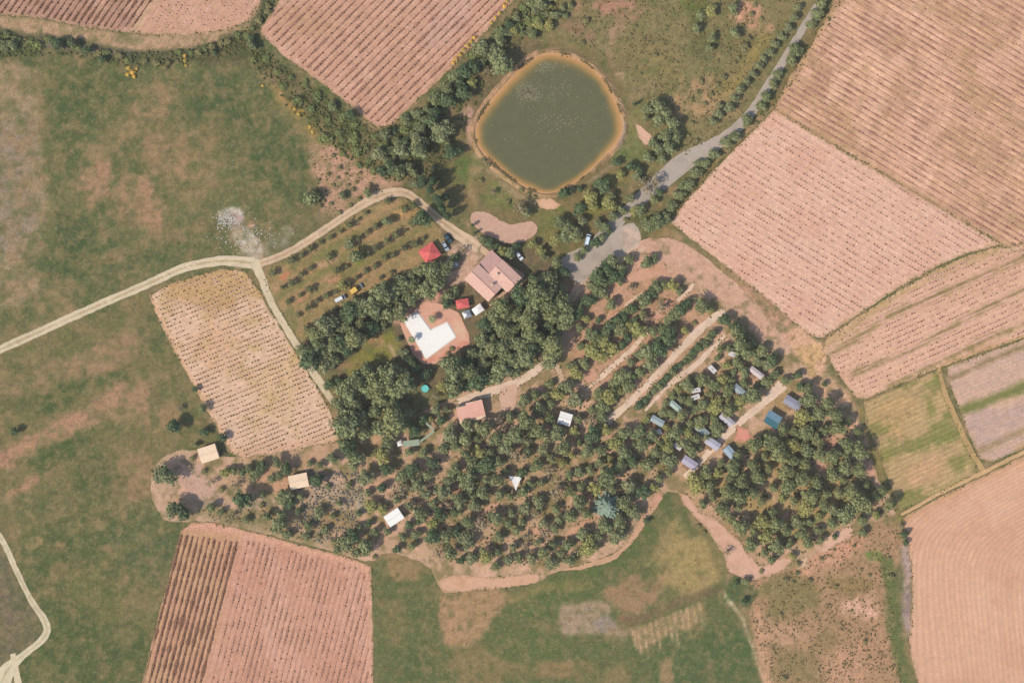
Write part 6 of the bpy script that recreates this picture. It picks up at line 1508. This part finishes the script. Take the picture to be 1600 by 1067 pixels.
# vehicles
def vehicle(name, label, cat, px, py, rz, paint, kind='car', group=None):
    root = empty(name, W(px, py, 0.21), math.radians(rz)); tag(root, label, cat, group)
    pm = plain_mat('car_paint', paint, .25, .02, .5, .6)
    if kind == 'car':
        L, Wd = 4.4, 1.8
        prof = [(-2.2, .35), (2.2, .35), (2.22, .75), (2.05, .9), (1.1, 1.0), (-2.0, 1.02), (-2.2, .85)]
        cab = [(1.05, 1.0), (.45, 1.45), (-1.35, 1.5), (-1.95, 1.02)]
    else:
        L, Wd = 4.9, 2.0
        prof = [(-2.45, .4), (2.45, .4), (2.47, 1.0), (2.2, 1.2), (1.7, 1.3), (-2.4, 1.3), (-2.45, 1.2)]
        cab = [(1.75, 1.3), (1.25, 2.1), (-2.3, 2.2), (-2.42, 1.31)]
    def ext(nm, pr, w0, w1, mat):
        n = len(pr); zb = pr[0][1]; zt = max(p[1] for p in pr)
        V = []
        for s in (-1, 1):
            for x, z in pr:
                w = w0 + (w1 - w0) * (z - zb) / (zt - zb + 1e-6); V.append((x, s * w / 2, z))
        F = [tuple(range(n)), tuple(range(2 * n - 1, n - 1, -1))] + [(i, i + n, (i + 1) % n + n, (i + 1) % n) for i in range(n)]
        me = bpy.data.meshes.new(nm); me.from_pydata(V, [], F); me.materials.append(mat)
        bm = bmesh.new(); bm.from_mesh(me); bmesh.ops.recalc_face_normals(bm, faces=bm.faces)
        bmesh.ops.bevel(bm, geom=bm.edges[:], offset=.05, segments=2, affect='EDGES'); bm.to_mesh(me); bm.free()
        return link_mesh(nm, me, root)
    ext('body', prof, Wd, Wd * .97, pm)
    ext('windows', cab, Wd * .93, Wd * .74, M['glass'])
    xr = (cab[1][0] - .08, cab[2][0] + .05); zt = max(c[1] for c in cab)
    MB().box(xr[1], xr[0], -Wd * .37, Wd * .37, zt - .03, zt + .05).build('roof', pm, root)
    for x in (-L * .3, L * .31):
        for s in (-1, 1):
            MB().tube((x, s * (Wd / 2 - .2), .33), (x, s * (Wd / 2 + .02), .33), .33, .33, 14).build('wheel', M['rubber'], root)
    for s in (-1, 1):
        MB().box(L / 2 - .03, L / 2 + .05, s * Wd * .36 - .18, s * Wd * .36 + .18, .62, .78).build('headlight', M['metal'], root)
        MB().box(-L / 2 - .04, -L / 2 + .03, s * Wd * .38 - .12, s * Wd * .38 + .12, .75, .9).build('tail_light', M['red'], root)
vehicle('car', 'dark teal car parked on the lane verge beside the red marquee', 'car', 700, 373, -50, (60, 88, 96), 'car', 'cars parked round the farmhouse')
vehicle('car', 'silver grey car parked below the dark teal one', 'car', 696, 385, -62, (178, 186, 190), 'car', 'cars parked round the farmhouse')
vehicle('car', 'white car under the trees left of the farmhouse', 'car', 708, 416, 30, (232, 236, 238), 'car', 'cars parked round the farmhouse')
vehicle('car', 'white car between bushes right of the farmhouse top', 'car', 811, 400, -50, (232, 236, 236), 'car', 'cars parked round the farmhouse')
vehicle('van', 'white van parked in tree shade at the asphalt yard', 'van', 918, 375, 75, (226, 240, 246), 'van')
vehicle('van', 'white van in the lower rows of the orchard', 'van', 532, 467, 28, (240, 238, 236), 'van')
def tractor():
    root = empty('yellow_loader', W(555, 453, 0.02), math.radians(33)); tag(root, 'yellow loader parked beside the white van in the orchard', 'loader')
    y = plain_mat('yellow_paint', (236, 192, 96), .45, .06, .8)
    MB().box(-2.2, .9, -1.1, 1.1, .7, 1.75).build('body', y, root)
    MB().box(-.6, .85, -.8, .8, 1.76, 2.8).build('cab', M['glass'], root)
    MB().box(-.75, 1.0, -.95, .95, 2.81, 2.92).build('cab_roof', y, root)
    for s in (-1, 1):
        MB().box(.92, 3.0, s * .7 - .1, s * .7 + .1, .9, 1.2).build('arm', y, root)
        for x, rr in ((-1.4, .75), (.9, .6)): MB().tube((x, s * 1.12, rr), (x, s * 1.5, rr), rr, rr, 14).build('wheel', M['rubber'], root)
    MB().add([(3.02, -1.2, .3), (3.8, -1.2, .3), (3.6, -1.2, 1.0), (3.02, -1.2, 1.1), (3.02, 1.2, .3), (3.8, 1.2, .3), (3.6, 1.2, 1.0), (3.02, 1.2, 1.1)], [(0, 1, 2, 3), (7, 6, 5, 4), (0, 4, 5, 1), (0, 3, 7, 4), (3, 2, 6, 7)]).build('bucket', M['metal'], root)
tractor()
print('plants', len(PL), 'rows', nr, sum(nr))
from collections import Counter
print(Counter(p[3] for p in PL))

HAZE = 0.00006
if HAZE > 0:
    m = bpy.data.materials.new('haze_air'); m.use_nodes = True; nt = m.node_tree
    for n_ in list(nt.nodes):
        if n_.type == 'BSDF_PRINCIPLED': nt.nodes.remove(n_)
    pv = nt.nodes.new('ShaderNodeVolumePrincipled'); pv.inputs['Color'].default_value = (1.0, 0.95, 0.9, 1); pv.inputs['Density'].default_value = HAZE
    nt.links.new(pv.outputs[0], nt.nodes['Material Output'].inputs['Volume'])
    o = MB().box(-2700, 2700, -2700, 2700, -1.2, 600).build('haze', m); tag(o, 'thin pale haze over the whole countryside', 'haze', kind='stuff')
